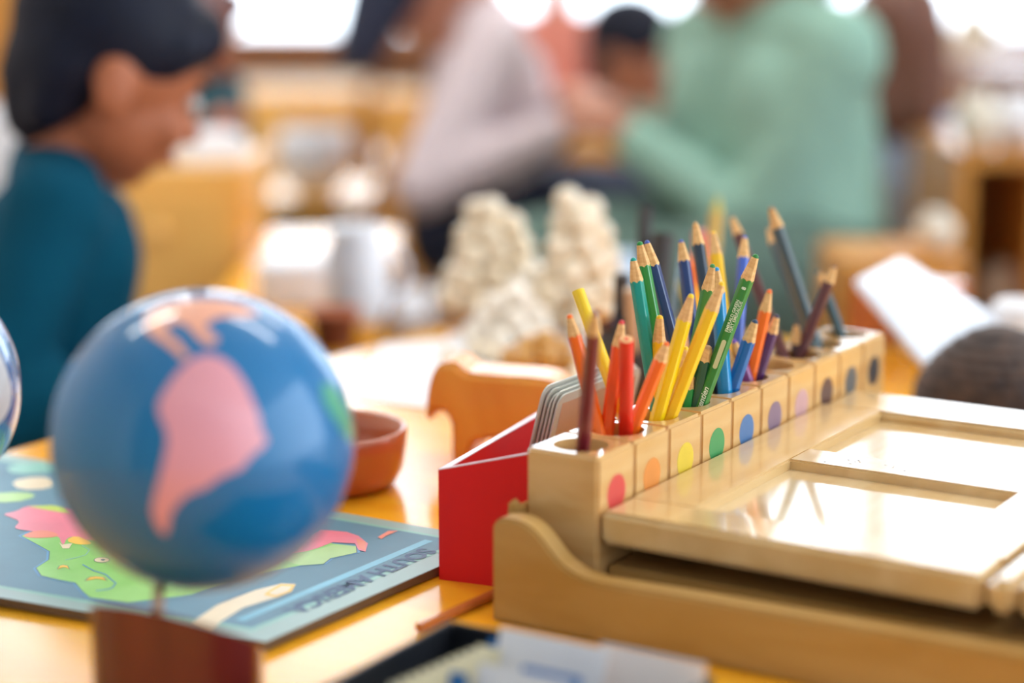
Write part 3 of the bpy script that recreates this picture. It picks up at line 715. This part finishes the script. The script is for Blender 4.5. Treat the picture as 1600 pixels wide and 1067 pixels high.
# a tall wooden bead stand and a cube of beads
def bead_stack(px, py, n, label, m=None):
    p = onz(px, py, 0); o = thing('bead_tower', label, 'beads', p)
    bm = bmesh.new(); lathe(bm, [(0, 0), (.02, 0), (.02, .005), (0, .005)], 28); obj('foot', bm, M_cab2, o)
    for j in range(n):
        bm = bmesh.new(); bmesh.ops.create_uvsphere(bm, u_segments=18, v_segments=12, radius=.014, matrix=Matrix.Translation((0, 0, .018 + .0262 * j)) @ Matrix.Diagonal((1, 1, .93, 1))); obj('bead', bm, m or M_bead, o, True)
def bead_chain(pts, label, r_=.0115, m=None):
    p0 = onz(pts[0][0], pts[0][1], 0); o = thing('bead_chain', label, 'beads', p0, 0, 'cream bead chains piled on the far part of the table')
    path = [onz(x, y, 0) + Vector((0, 0, r_ + z)) - p0 for x, y, z in pts]; out_ = []; acc = 0.0
    for a, b in zip(path, path[1:]):
        L_ = (b - a).length
        while acc < L_: out_.append(a.lerp(b, acc / L_)); acc += r_ * 2.02
        acc -= L_
    me_ = me_b.copy(); me_.transform(Matrix.Scale(r_ / br, 4))
    if m: me_.materials.clear(); me_.materials.append(m)
    for q in out_: d = bpy.data.objects.new('bead', me_); COL.objects.link(d); d.parent = o; d.location = q
    bm = bmesh.new()
    for a, b in zip(path, path[1:]): tube(bm, a, b, .0012, None, 6)
    obj('string', bm, M_wire, o)
def heap(px, py, rad, hgt, turns, label, r_, m=None, ph=0.0):
    c = onz(px, py, 0); o = thing('bead_chain', label, 'beads', c, 0, 'cream bead chains piled on the far part of the table')
    me_ = me_b.copy(); me_.transform(Matrix.Scale(r_ / br, 4))
    if m: me_.materials.clear(); me_.materials.append(m)
    a = ph; prev = None; end = ph + turns * 2 * math.pi; bm = bmesh.new()
    while a < end:
        k = (a - ph) / (end - ph); R_ = rad * (1 - .72 * k) * (1 + .18 * math.sin(3.1 * a))
        p = Vector((R_ * math.cos(a), R_ * math.sin(a), r_ + hgt * k + .10 * r_ * math.sin(5 * a)))
        d = bpy.data.objects.new('bead', me_); COL.objects.link(d); d.parent = o; d.location = p
        if prev is not None: tube(bm, prev, p, .0012, None, 6)
        prev = p; a += 2.05 * r_ / max(R_, .012)
    obj('string', bm, M_wire, o)
M_bead2 = mat('ivory_beads', (248, 238, 222), .2, .8, var=.02)
heap(765, 505, .045, .105, 5, 'tallest heap of cream beads at the far left corner of the table', .0135)
heap(850, 512, .030, .040, 3, 'low heap of ivory beads between the two taller ones', .0150, M_bead2)
heap(905, 530, .040, .120, 5.5, 'tall heap of cream beads just behind the dark cup', .0135, None, 1.0)
heap(800, 552, .034, .045, 3, 'heap of ivory beads nearest the white glare sheet', .0125, M_bead2, 2.0)
heap(842, 592, .026, .022, 2, 'golden-brown bead heap just behind the wooden animal', .0115, wood('golden_bead', (222, 168, 84), (206, 150, 70), .3, .4))
o = thing('storage_bin', 'tall pale blue bin standing on the floor beyond the bead heaps', 'bin', (X_(968, 2.6), 2.53, 0))
bm = bmesh.new(); lathe(bm, [(0, 0), (.050, 0), (.060, .48), (.063, .52), (.058, .52), (.054, .48), (.05, .02), (0, .015)], 32); obj('shell', bm, mat('pale_blue_plastic', (206, 226, 250), .4), o, True)
for k, (c4, lb) in enumerate([([(548, 622), (596, 540), (700, 530), (690, 640)], 'large white sheet standing in for window glare on the table between bowl and cream beads'), ([(706, 600), (700, 522), (800, 508), (806, 592)], 'white sheet standing in for table glare just left of the cream beads')]):
    P4 = [onz(x, y, .0008) for x, y in c4]; o_ = P4[0]; bm = bmesh.new()  # white sheets added in place of window glare on the tabletop
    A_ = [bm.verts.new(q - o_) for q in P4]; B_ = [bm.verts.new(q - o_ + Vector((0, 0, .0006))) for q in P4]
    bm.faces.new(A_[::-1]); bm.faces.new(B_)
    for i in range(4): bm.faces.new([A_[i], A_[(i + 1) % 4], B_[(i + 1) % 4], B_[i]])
    bmesh.ops.recalc_face_normals(bm, faces=bm.faces[:]); o = obj('glare_sheet', bm, M_white); o.location = o_; tag(o, lb, 'paper')
# bright glazed dish on the table
p = onz(850, 560, 0); o = thing('glazed_dish', 'pale bluish glazed dish behind the yellow flat-ended pencil', 'dish', p)
bm = bmesh.new(); lathe(bm, [(0, 0), (.03, 0), (.05, .012), (.052, .013), (.05, .015), (.03, .005), (0, .004)], 40); obj('shell', bm, mat('pale_blue_glaze', (222, 230, 242), .2, .6), o, True)

# ================================================================ PEOPLE
def capsule(bm, p0, r0, p1, r1):
    tmp = bmesh.new()
    bmesh.ops.create_icosphere(tmp, subdivisions=2, radius=r0, matrix=Matrix.Translation(p0)); bmesh.ops.create_icosphere(tmp, subdivisions=2, radius=r1, matrix=Matrix.Translation(p1))
    bmesh.ops.convex_hull(tmp, input=tmp.verts[:]); me = bpy.data.meshes.new('t'); 
    bmesh.ops.delete(tmp, geom=[v for v in tmp.verts if not v.link_faces], context='VERTS')
    tmp.to_mesh(me); tmp.free(); bm.from_mesh(me); bpy.data.meshes.remove(me)
def ellip(bm, c, rad, R_=None):
    M = Matrix.Translation(c) @ (R_.to_4x4() if R_ is not None else Matrix()) @ Matrix.Diagonal((rad[0], rad[1], rad[2], 1))
    bmesh.ops.create_icosphere(bm, subdivisions=3, radius=1, matrix=M)
def blob(name, build, voxel, m, parent, sm=6, origin=Vector((0, 0, 0))):
    bm = bmesh.new(); build(bm); bmesh.ops.transform(bm, matrix=Matrix.Translation(-origin), verts=bm.verts)
    me = baked(bm, [('REMESH', dict(mode='VOXEL', voxel_size=voxel)), ('SMOOTH', dict(factor=.5, iterations=sm))]); me.name = name
    me.materials.clear(); return link(name, me, m, parent, True)
def elbow(a, b, L1, L2, pole):
    d = b - a; L = min(d.length, (L1 + L2) * .995); dn = d.normalized(); x = (L1 * L1 - L2 * L2 + L * L) / (2 * L); h = math.sqrt(max(L1 * L1 - x * x, 0))
    pl = pole - dn * pole.dot(dn); pl.normalize(); return a + dn * x + pl * h
def person(label, Pv, S, Hc, yaw, hyaw, hpitch, hl, hr, skin, shirt, trousers, hair, hair_style='short', s=1.0, pole=None, sleeve=.94, floor_seat=.30, vox=.008, legs=True, face=True):
    root = thing('person', label, 'person', (Pv.x, Pv.y, 0))
    org = Vector((Pv.x, Pv.y, 0))
    f = Vector((math.cos(yaw), math.sin(yaw), 0)); lf = Vector((-f.y, f.x, 0))
    Rh = Matrix.Rotation(hyaw, 3, 'Z') @ Matrix.Rotation(hpitch, 3, 'Y')
    hp = lambda x, y, z: Hc + Rh @ (Vector((x, y, z)) * s)
    sh = {1: S + lf * .115 * s, -1: S - lf * .115 * s}; hd = {1: hl, -1: hr}
    if pole is None: pole = Vector((0, 0, -1)) - f * .5
    el = {}; wr = {}
    for k in (1, -1):
        e = elbow(sh[k], hd[k], .20 * s, .18 * s, pole + lf * .45 * k); el[k] = e; wr[k] = hd[k]
    hip = {k: Pv + lf * .065 * s * k for k in (1, -1)}
    kn = {k: Vector((hip[k].x, hip[k].y, 0)) + f * .27 * s + lf * .03 * k + Vector((0, 0, Pv.z + .01)) for k in (1, -1)}
    an_ = {k: Vector((kn[k].x, kn[k].y, .06)) + f * .01 for k in (1, -1)}
    def torso(bm, g):
        capsule(bm, Pv + lf * .045 * s, .075 * s + g, S + lf * .055 * s - Vector((0, 0, .055 * s)), .072 * s + g)
        capsule(bm, Pv - lf * .045 * s, .075 * s + g, S - lf * .055 * s - Vector((0, 0, .055 * s)), .072 * s + g)
        capsule(bm, sh[1] - Vector((0, 0, .01 * s)), .040 * s + g, sh[-1] - Vector((0, 0, .01 * s)), .040 * s + g)
    def arms(bm, g, to=1.0):
        for k in (1, -1):
            capsule(bm, sh[k], .040 * s + g, el[k], .030 * s + g); capsule(bm, el[k], .030 * s + g, el[k].lerp(wr[k], to), .0215 * s + g)
    def build(bm):
        torso(bm, 0); arms(bm, 0)
        for k in (1, -1):
            fd = (wr[k] - el[k]).normalized(); side = fd.cross(Vector((0, 0, 1))).normalized(); upv = side.cross(fd)
            pc = wr[k] + fd * .030 * s
            capsule(bm, wr[k], .018 * s, pc + side * .010 * s, .014 * s); capsule(bm, wr[k], .018 * s, pc - side * .010 * s, .014 * s)
            for j, (o_, L) in enumerate(((-.021, .040), (-.007, .047), (.007, .045), (.020, .036))):
                b0 = pc + side * o_ * s; m0 = b0 + (fd * .6 - upv * .3) * L * .6 * s; e0 = m0 + (fd * .35 - upv * .9) * L * .5 * s
                capsule(bm, b0, .0078 * s, m0, .007 * s); capsule(bm, m0, .007 * s, e0, .006 * s)
            tb0 = wr[k] + fd * .01 * s - side * .016 * s * k; tb1 = tb0 + (fd * .7 - side * .7 * k - upv * .2) * .028 * s
            capsule(bm, tb0, .010 * s, tb1, .008 * s); capsule(bm, tb1, .008 * s, tb1 + fd * .02 * s - upv * .008, .0068 * s)
            capsule(bm, hip[k], .070 * s, kn[k], .048 * s); capsule(bm, kn[k], .046 * s, an_[k], .030 * s)
            capsule(bm, an_[k] - Vector((0, 0, .02)), .032 * s, an_[k] + f * .11 * s - Vector((0, 0, .028)), .026 * s)
        nb_ = S + Vector((0, 0, .0)); capsule(bm, nb_, .044 * s, hp(-.018, 0, -.075), .038 * s)
        ellip(bm, hp(-.006, 0, .022), (.088 * s, .074 * s, .084 * s), Rh)
        ellip(bm, hp(.018, 0, -.035), (.062 * s, .058 * s, .062 * s), Rh)
        capsule(bm, hp(.045, 0, -.078), .020 * s, hp(.020, 0, -.070), .036 * s)
        capsule(bm, hp(.078, 0, -.004), .007 * s, hp(.090, 0, -.028), .0105 * s)
        capsule(bm, hp(.072, .012, -.056), .009 * s, hp(.072, -.012, -.056), .009 * s)
        for k in (1, -1):
            ellip(bm, hp(-.010, .076 * k, -.014), (.020 * s, .009 * s, .031 * s), Rh @ Matrix.Rotation(-.25, 3, 'Y'))
            ellip(bm, hp(.056, .036 * k, -.030), (.022 * s, .020 * s, .022 * s), Rh)
    blob('body', build, .0062 if s < 1.3 else vox, skin, root, 3, org)
    if face:
        for k in (1, -1):
            bm = bmesh.new(); ellip(bm, hp(.0725, .029 * k, .000) - org, (.008 * s, .0125 * s, .008 * s), Rh); obj('eye', bm, mat('eye_white', (232, 228, 222), .3), root, True)
            bm = bmesh.new(); ellip(bm, hp(.0795, .030 * k, -.001) - org, (.0032 * s, .0052 * s, .0062 * s), Rh); obj('iris', bm, mat('iris_dark', (40, 26, 20), .2), root, True)
            bm = bmesh.new(); ellip(bm, hp(.076, .031 * k, .021) - org, (.005 * s, .016 * s, .0035 * s), Rh); obj('eyebrow', bm, mat('brow_dark', (36, 26, 24), .8), root, True)
        bm = bmesh.new(); ellip(bm, hp(.0795, 0, -.0575) - org, (.005 * s, .017 * s, .0055 * s), Rh); obj('lips', bm, mat('lips', (176, 92, 84), .5), root, True)
    def sh_b(bm):
        for k in (1, -1): capsule(bm, sh[k] + Vector((0, 0, .004)), .044 * s, S + Vector((0, 0, .020 * s)), .048 * s)
        torso(bm, .010); arms(bm, .009, sleeve); capsule(bm, S + Vector((0, 0, -.01)), .052 * s, S + Vector((0, 0, .014 * s)), .049 * s)
    blob('shirt', sh_b, .0085, shirt, root, 5, org)
    def tr_b(bm):
        capsule(bm, Pv + lf * .045 * s - Vector((0, 0, .0)), .088 * s, Pv - lf * .045 * s, .088 * s)
        for k in (1, -1):
            capsule(bm, hip[k], .082 * s, kn[k], .060 * s); capsule(bm, kn[k], .058 * s, an_[k] + Vector((0, 0, .02)), .042 * s)
    blob('trousers', tr_b, .0095, trousers, root, 4, org)
    def sho(bm):
        for k in (1, -1): capsule(bm, an_[k] - Vector((0, 0, .016)), .040 * s, an_[k] + f * .12 * s - Vector((0, 0, .026)), .034 * s)
    blob('shoes', sho, .008, mat('shoe_dark', (60, 60, 66), .6), root, 3, org)
    def hair_b(bm):
        ellip(bm, hp(-.018, 0, .038), (.094 * s, .083 * s, .084 * s), Rh)
        ellip(bm, hp(-.045, 0, -.002), (.058 * s, .074 * s, .066 * s), Rh)
        capsule(bm, hp(.052, .035, .060), .030 * s, hp(.052, -.035, .060), .030 * s)
        for k in (1, -1): capsule(bm, hp(.040, .056 * k, .045), .022 * s, hp(.030, .066 * k, .024), .012 * s)
        if hair_style == 'short':
            capsule(bm, hp(-.058, .0, -.02), .046 * s, hp(-.052, 0, -.060), .034 * s); [capsule(bm, hp(-.050, .040 * k, -.01), .034 * s, hp(-.052, .038 * k, -.056), .022 * s) for k in (1, -1)]
        if hair_style == 'long':
            for y in (-.06, -.03, 0, .03, .06): capsule(bm, hp(-.055, y, .02), .035 * s, hp(-.070, y * 1.1, -.12), .028 * s)
            for k in (1, -1): capsule(bm, hp(-.01, .074 * k, .0), .018 * s, hp(-.02, .078 * k, -.10), .016 * s)
        if hair_style == 'fall':      # long hair hanging beside the face
            for x in (-.06, -.03, 0): capsule(bm, hp(x, -.06, .03), .030 * s, Hc + Vector((-.09 + x * .3, -.03, -.14)) * s, .022 * s)
            for y in (-.05, 0, .05): capsule(bm, hp(-.06, y, .02), .035 * s, Hc + Vector((-.095, y, -.13)) * s, .028 * s)
    blob('hair', hair_b, .0075, hair, root, 4, org)
    return root
def chair(loc, rz, seat, label, m=M_cab2, w_=.16, back=True):
    c = thing('child_chair', label, 'chair', (loc[0], loc[1], 0), rz, None)
    bm = bmesh.new(); box(bm, -.15, .15, -w_, w_, seat - .018, seat, bev=.006); obj('seat', bm, m, c)
    if back: bm = bmesh.new(); box(bm, -.165, -.150, -w_ + .02, w_ - .02, seat + .16, seat + .27, bev=.004); obj('backrest', bm, m, c)
    for x in (-.13, .12):
        for y in (-w_ + .03, w_ - .03):
            bm = bmesh.new(); tube(bm, (x * 1.1, y * 1.05, 0), (x, y, seat - .018), .012, .012, 10); obj('leg', bm, m, c, True)
    for y in ((-w_ + .04, w_ - .04) if back else ()):
        bm = bmesh.new(); tube(bm, (-.142, y, seat - .02), (-.156, y, seat + .25), .010, .010, 10); obj('back_post', bm, m, c, True)
    return c
SK1 = mat('skin_warm', (176, 102, 66), .55, var=.03, scale=12); SK2 = mat('skin_brown', (172, 112, 84), .5, var=.03, scale=12); SK3 = mat('skin_rosy', (216, 150, 124), .5, var=.03, scale=12)
HB = mat('hair_black', (10, 16, 38), .6, var=.15, scale=60, spec=.25); HBR = mat('hair_brown', (118, 74, 58), .5, var=.1, scale=60)
TEALS = mat('teal_cotton', (0, 74, 98), .9, var=.08, scale=9, spec=.15)
# boy at the left side of the table
Hc = at(178, 114, 2.0); S = at(88, 300, 2.05); Pv = at(30, 640, 2.05); Pv.z = .395
person('boy in teal long-sleeved top with short black hair looking down at the table', Pv, S, Hc, math.radians(12), math.radians(22), math.radians(24),
       at(330, 560, 2.15), at(300, 590, 1.92), SK1, TEALS, mat('navy_trousers', (36, 46, 72), .8), HB, 'short', 1.06, vox=.008)
chair((Pv.x, Pv.y), math.radians(12), .30, 'low wooden chair under the boy in teal')
# child in green sweater
GRN_S = mat('sage_knit', (148, 188, 172), .85, var=.06, scale=12)
S = at(1200, 70, 3.1); Hc = at(1185, -110, 3.07); Pv = at(1225, 460, 3.17); Pv.z = .42
person('child in sage green sweater reaching left across the far table, head above the frame', Pv, S, Hc, math.radians(212), math.radians(195), math.radians(15),
       at(985, 215, 3.12), at(975, 190, 3.2), SK2, GRN_S, mat('grey_green_trousers', (86, 110, 100), .8), HB, 'short', 1.46, pole=Vector((.35, -.2, -1)), sleeve=.93)
chair((Pv.x, Pv.y), math.radians(212), .28, 'low wooden stool under the child in green', back=False)
# child in pale pink with long dark hair
PNK_S = mat('pale_pink_cotton', (222, 206, 212), .85, var=.04, scale=10)
S = at(762, 68, 3.55); Hc = at(680, -86, 3.52); Pv = at(735, 392, 3.6); Pv.z = .42
person('child in pale pink top with long dark hair reaching right, head above the frame', Pv, S, Hc, math.radians(4), math.radians(-4), math.radians(20),
       at(885, 165, 3.42), at(875, 205, 3.34), SK3, PNK_S, mat('navy_trousers', (36, 46, 72)), mat('hair_navy', (40, 48, 74), .6, scale=60), 'fall', 1.38, pole=Vector((-.1, -.1, -1)), sleeve=.95)
chair((Pv.x, Pv.y), math.radians(4), .28, 'low wooden chair under the child in pale pink')
# dark-haired child between them, further back
S = at(1010, 200, 4.55); Hc = at(992, 88, 4.5); Pv = at(1020, 440, 4.6); Pv.z = .36
person('dark-haired child far behind the joined hands, facing the green sweater', Pv, S, Hc, math.radians(-30), math.radians(-25), math.radians(12),
       at(1090, 280, 4.35), at(1060, 290, 4.35), SK2, mat('beige_cotton', (206, 170, 140), .8), mat('navy_trousers', (36, 46, 72)), HB, 'short', 1.16)
chair((Pv.x, Pv.y), math.radians(-30), .25, 'low wooden chair under the dark-haired child')
# child in salmon shirt, far back
S = at(872, 60, 5.05); Hc = at(872, -90, 5.05); Pv = at(866, 330, 5.12); Pv.z = .42
person('child in salmon shirt in the far background left of the dark-haired child', Pv, S, Hc, math.radians(-100), math.radians(-80), .2,
       at(830, 160, 4.8), at(910, 160, 4.8), SK3, mat('salmon_cotton', (214, 132, 116), .8), mat('navy_trousers', (36, 46, 72)), HBR, 'short', 1.15)
chair((Pv.x, Pv.y), math.radians(-80), .31, 'wooden chair under the child in salmon')
# child with brown hair behind, light blue top
S = at(1410, 225, 3.5); Hc = at(1402, 70, 3.45); Pv = at(1400, 470, 3.6); Pv.z = .36
person('child with long brown hair and light blue top behind the green sweater', Pv, S, Hc, math.radians(80), math.radians(70), .1,
       at(1500, 330, 3.9), at(1330, 330, 3.9), SK2, mat('light_blue_cotton', (200, 216, 244), .8), mat('navy_denim', (40, 60, 98), .8), HBR, 'long', 1.02)
chair((Pv.x, Pv.y), math.radians(80), .27, 'low wooden stool under the child in light blue', back=False)
# child behind the boy
S = at(300, 160, 3.3); Hc = at(303, 50, 3.3); Pv = at(290, 480, 3.35); Pv.z = .36
person('child in dark teal top behind the boy, face partly hidden by him', Pv, S, Hc, math.radians(-20), math.radians(-30), .2,
       at(345, 195, 3.12), at(330, 200, 3.05), SK1, mat('dark_teal_cotton', (14, 84, 96), .8), mat('navy_trousers', (36, 46, 72)), mat('mauve_brown_hair', (120, 84, 84), .6, scale=60), 'short', .92)
chair((Pv.x, Pv.y), math.radians(-20), .27, 'low wooden chair under the child in dark teal')

# ================================================================ BACKGROUND FURNITURE
def table_at(x0, x1, y0, y1, h, label, m):
    o = thing('low_table', label, 'table', ((x0 + x1) / 2, (y0 + y1) / 2, 0)); a, b = (x1 - x0) / 2, (y1 - y0) / 2
    bm = bmesh.new(); box(bm, -a, a, -b, b, h - .025, h, bev=.005); obj('tabletop', bm, m, o)
    for i in (-1, 1):
        for j in (-1, 1):
            bm = bmesh.new(); tube(bm, (i * (a - .05), j * (b - .05), 0), (i * (a - .05), j * (b - .05), h - .026), .02, .024, 12); obj('leg', bm, m, o, True)
def shelf_unit(x0, x1, y0, y1, h, label, m, nsh=2, back=True, div=1):
    o = thing('shelf_unit', label, 'shelf', (x0, y0, 0)); W_, D_ = x1 - x0, y1 - y0
    def b_(name, *d):
        bm = bmesh.new(); box(bm, *d, bev=.002); obj(name, bm, m, o)
    b_('side_panel', 0, .022, 0, D_, 0, h); b_('side_panel', W_ - .022, W_, 0, D_, 0, h); b_('top_board', .022, W_ - .022, 0, D_, h - .022, h)
    for k in range(nsh): z = .06 + k * (h - .08) / nsh; b_('shelf_board', .022, W_ - .022, .002, D_ - .012, z, z + .018)
    b_('back_panel', .022, W_ - .022, D_ - .01, D_, 0, h - .022)
    for k in range(1, div + 1): x = W_ * k / (div + 1); b_('divider', x - .009, x + .009, .002, D_ - .012, .078, h - .022)
    return o
def cabinet(x0, x1, y0, y1, h, label, m, doors=2, rz=0):
    o = thing('cabinet', label, 'cabinet', (x0, y0, 0), rz); W_, D_ = x1 - x0, y1 - y0
    bm = bmesh.new(); box(bm, 0, W_, 0, D_, 0, h, bev=.004); obj('carcass', bm, m, o)
    for k in range(doors):
        a = W_ / doors * k + .01; b = W_ / doors * (k + 1) - .01
        bm = bmesh.new(); box(bm, a, b, -.018, -.0005, .05, h - .03, bev=.003); d = obj('door', bm, m, o)
        bm = bmesh.new(); tube(bm, ((a + b) / 2, -.045, h - .08), ((a + b) / 2, -.018, h - .08), .012, .012, 12); obj('knob', bm, m, d, True)
    return o
def X(px, t): return (px - 800) / F * t
# far run of low cabinets under the windows
cabinet(XL + .02, X(560, 5.4), 5.35, 5.9, .52, 'long low tan cabinet under the left windows', M_cab, 4)
cabinet(X(575, 5.4), X(1300, 5.4), 5.5, 5.95, .50, 'long low tan cabinet under the middle windows', M_cab, 3)
cabinet(X(1420, 5.4), XR - .05, 5.35, 5.9, .56, 'long low orange cabinet under the right windows', M_cab2, 4)
bobj('trim_1', (XL, XR, YB - .02, YB - .001, .12, .55), M_dcab)['kind'] = 'structure'
# nearer pieces
def top_h(py, t): return H - t * (SP + (py - 533.5) / F * CP)
cabinet(X(214, 3.0), X(392, 3.0), 3.0, 3.4, .565, 'ochre wooden cabinet right behind the boy', M_cab2, 1) if False else None
t_c = 2.75; hc = top_h(262, t_c)
cabinet(X(120, t_c), X(385, t_c), 2.72, 3.02, hc, 'ochre wooden cabinet just right of the boy', M_cab, 1)
sh1 = shelf_unit(X(400, 3.55), X(575, 3.55), 3.55, 3.9, top_h(316, 3.55), 'open tan shelf unit behind the white papers', M_cab, 2)
hs = top_h(316, 3.55)
tt = 4.0; cabinet(X(-140, tt), X(58, tt), 3.95, 4.4, .98, 'tall orange cabinet at the left edge behind the boy', M_cab2, 1)
p = at(10, 200, 2.85)
o = thing('white_stool', 'white cushioned stool back at the left edge behind the boy', 'stool', (p.x - .05, p.y, 0))
bm = bmesh.new(); box(bm, -.15, .15, -.02, .02, .35, top_h(160, 2.85), bev=.018, seg=3); obj('cushion', bm, M_white, o); bm = bmesh.new(); box(bm, -.13, .13, -.12, .12, .30, .35, bev=.01); obj('seat', bm, M_white, o)
for i in (-.1, .1):
    for j in (-.09, .09): bm = bmesh.new(); tube(bm, (i, j, 0), (i, j, .3), .012, None, 10); obj('leg', bm, M_white, o, True)
# white paper on the ochre cabinet
p = at(322, 218, t_c)
o = thing('paper_pile', 'pile of white paper on top of the ochre cabinet', 'paper', (X(318, t_c + .1), 2.87, hc))
bm = bmesh.new(); box(bm, -.05, .05, -.07, .07, 0, .035, bev=.004, M=Matrix.Rotation(.3, 4, 'Z')); obj('sheets', bm, M_white, o)
# white bowl on shelf
o = thing('white_bowl', 'round white bowl on the open tan shelf unit', 'bowl', (X(490, 3.64), 3.655, hs + .0003))
bm = bmesh.new(); lathe(bm, [(0, 0), (.03, 0), (.058, .02), (.072, .06), (.070, .095), (.062, .118), (.056, .118), (.062, .09), (.064, .06), (.04, .015), (0, .01)], 40); obj('shell', bm, M_white, o, True)
o = thing('green_bin', 'pale green bin inside the open tan shelf unit', 'bin', (X(400, 3.55) + .080, 3.7, .061 + (hs - .08) / 2 + .0185))
bm = bmesh.new(); box(bm, -.045, .045, -.1, .1, 0, .09, bev=.01); obj('tub', bm, mat('pale_green', (150, 196, 150), .5), o)
# second table, left, with white papers and cup
t2h = .50
table_at(X(364, 2.6), X(605, 2.6), 2.18, 2.95, t2h, 'low honey-coloured side table behind the globe', M_table)
def on2(px, py): t_ = (H - t2h) / (SP + (py - 533.5) / F * CP); return at(px, py, t_)
p = on2(478, 470); o = thing('paper_pile', 'broad pile of white paper on the side table behind the globe', 'paper', p)
bm = bmesh.new(); box(bm, -.055, .05, -.05, .05, 0, .052, bev=.006, M=Matrix.Rotation(.2, 4, 'Z')); obj('sheets', bm, M_white, o)
p = on2(558, 500); o = thing('white_jug', 'white jug standing on the side table right of the paper', 'jug', p)
bm = bmesh.new(); lathe(bm, [(0, 0), (.03, 0), (.036, .02), (.036, .07), (.028, .095), (.031, .108), (.028, .108), (.025, .095), (0, .09)], 36); obj('body', bm, M_white, o, True)
bm = bmesh.new(); rg = []
for k in range(11):
    a = math.pi * k / 10 - math.pi / 2; c_ = Vector((.034 + .022 * math.cos(a), 0, .055 + .026 * math.sin(a))); n_ = Vector((math.cos(a), 0, math.sin(a)))
    rg.append([bm.verts.new(c_ + n_ * .004 * math.cos(q) + Vector((0, .004 * math.sin(q), 0))) for q in [i * math.pi / 4 for i in range(8)]])
for a, b in zip(rg, rg[1:]):
    for q in range(8): bm.faces.new([a[q], a[(q + 1) % 8], b[(q + 1) % 8], b[q]])
obj('handle', bm, M_white, o, True)
p = on2(521, 548); o = thing('terracotta_pot', 'small terracotta pot on the side table just right of the globe', 'pot', p + Vector((0, .02, 0)))
bm = bmesh.new(); lathe(bm, [(0, 0), (.018, 0), (.025, .032), (.027, .032), (.027, .040), (.022, .040), (.018, .01), (0, .008)], 32); obj('shell', bm, mat('terracotta', (178, 96, 56), .7), o, True)
# brown chair between side table and pink child
# third table between the two children
table_at(X(800, 3.9), X(1010, 3.9), 3.98, 4.22, .52, 'far low table between the two reaching children', M_table)
p = at(880, 270, 3.1); o = thing('cream_board', 'cream board lying on the far table under the joined hands', 'board', (X(890, 3.9), 4.10, .5205))
bm = bmesh.new(); box(bm, -.10, .10, -.10, .10, 0, .022, bev=.004); obj('slab', bm, M_cream, o)
# light blue container left of green child
o = thing('blue_jar', 'pale blue translucent-looking jar behind the dark sticks', 'jar', (at(965, 330, 2.35).x, 2.33, TH)) if False else None
# right side
h3 = top_h(238, 2.95)
shelf_unit(X(1500, 2.95), X(1900, 2.95), 2.95, 3.3, h3, 'orange open shelf unit at the right edge', M_cab2, 2, div=2)
hb = h3
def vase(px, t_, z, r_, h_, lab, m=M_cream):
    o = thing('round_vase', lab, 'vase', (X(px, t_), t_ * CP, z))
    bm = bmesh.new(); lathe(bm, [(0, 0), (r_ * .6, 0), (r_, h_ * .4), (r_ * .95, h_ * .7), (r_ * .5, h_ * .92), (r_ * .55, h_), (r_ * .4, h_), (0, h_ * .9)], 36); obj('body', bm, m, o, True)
cabinet(X(1300, 2.6), X(1500, 2.6), 2.50, 2.70, top_h(405, 2.55), 'low orange cabinet behind the far end of the pencil row', M_cab2, 1)
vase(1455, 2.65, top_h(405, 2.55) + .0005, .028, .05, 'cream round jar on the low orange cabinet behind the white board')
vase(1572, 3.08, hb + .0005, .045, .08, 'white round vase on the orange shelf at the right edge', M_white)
vase(1512, 3.05, hb + .0005, .034, .085, 'cream round vase added for a blurred highlight on the orange shelf, left end')  # made-up vase, stands in for a round out-of-focus highlight
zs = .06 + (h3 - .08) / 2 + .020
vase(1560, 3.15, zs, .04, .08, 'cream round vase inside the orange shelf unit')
vase(1500, 5.6, .5605, .07, .18, 'cream vase added for a blurred highlight on the cabinet under the right windows')  # made-up vase where a distant specular highlight blurs to a disc
cabinet(X(1530, 4.2), X(2000, 4.2), 4.1, 4.5, .66, 'brown wooden cabinet behind the orange shelf unit', M_dcab, 2)
# small items on the far right part of the table
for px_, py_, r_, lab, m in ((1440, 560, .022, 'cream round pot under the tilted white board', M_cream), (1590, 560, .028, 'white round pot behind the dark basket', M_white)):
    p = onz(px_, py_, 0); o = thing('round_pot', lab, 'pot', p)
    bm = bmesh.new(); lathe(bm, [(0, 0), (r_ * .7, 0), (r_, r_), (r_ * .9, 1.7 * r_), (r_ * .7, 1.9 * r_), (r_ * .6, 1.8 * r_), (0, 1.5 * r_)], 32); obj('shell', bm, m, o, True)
for o in COL.objects:
    if o.type == 'MESH' and o.data.materials and o.name.startswith(('wooden_bowl', 'brush_cup')): pass
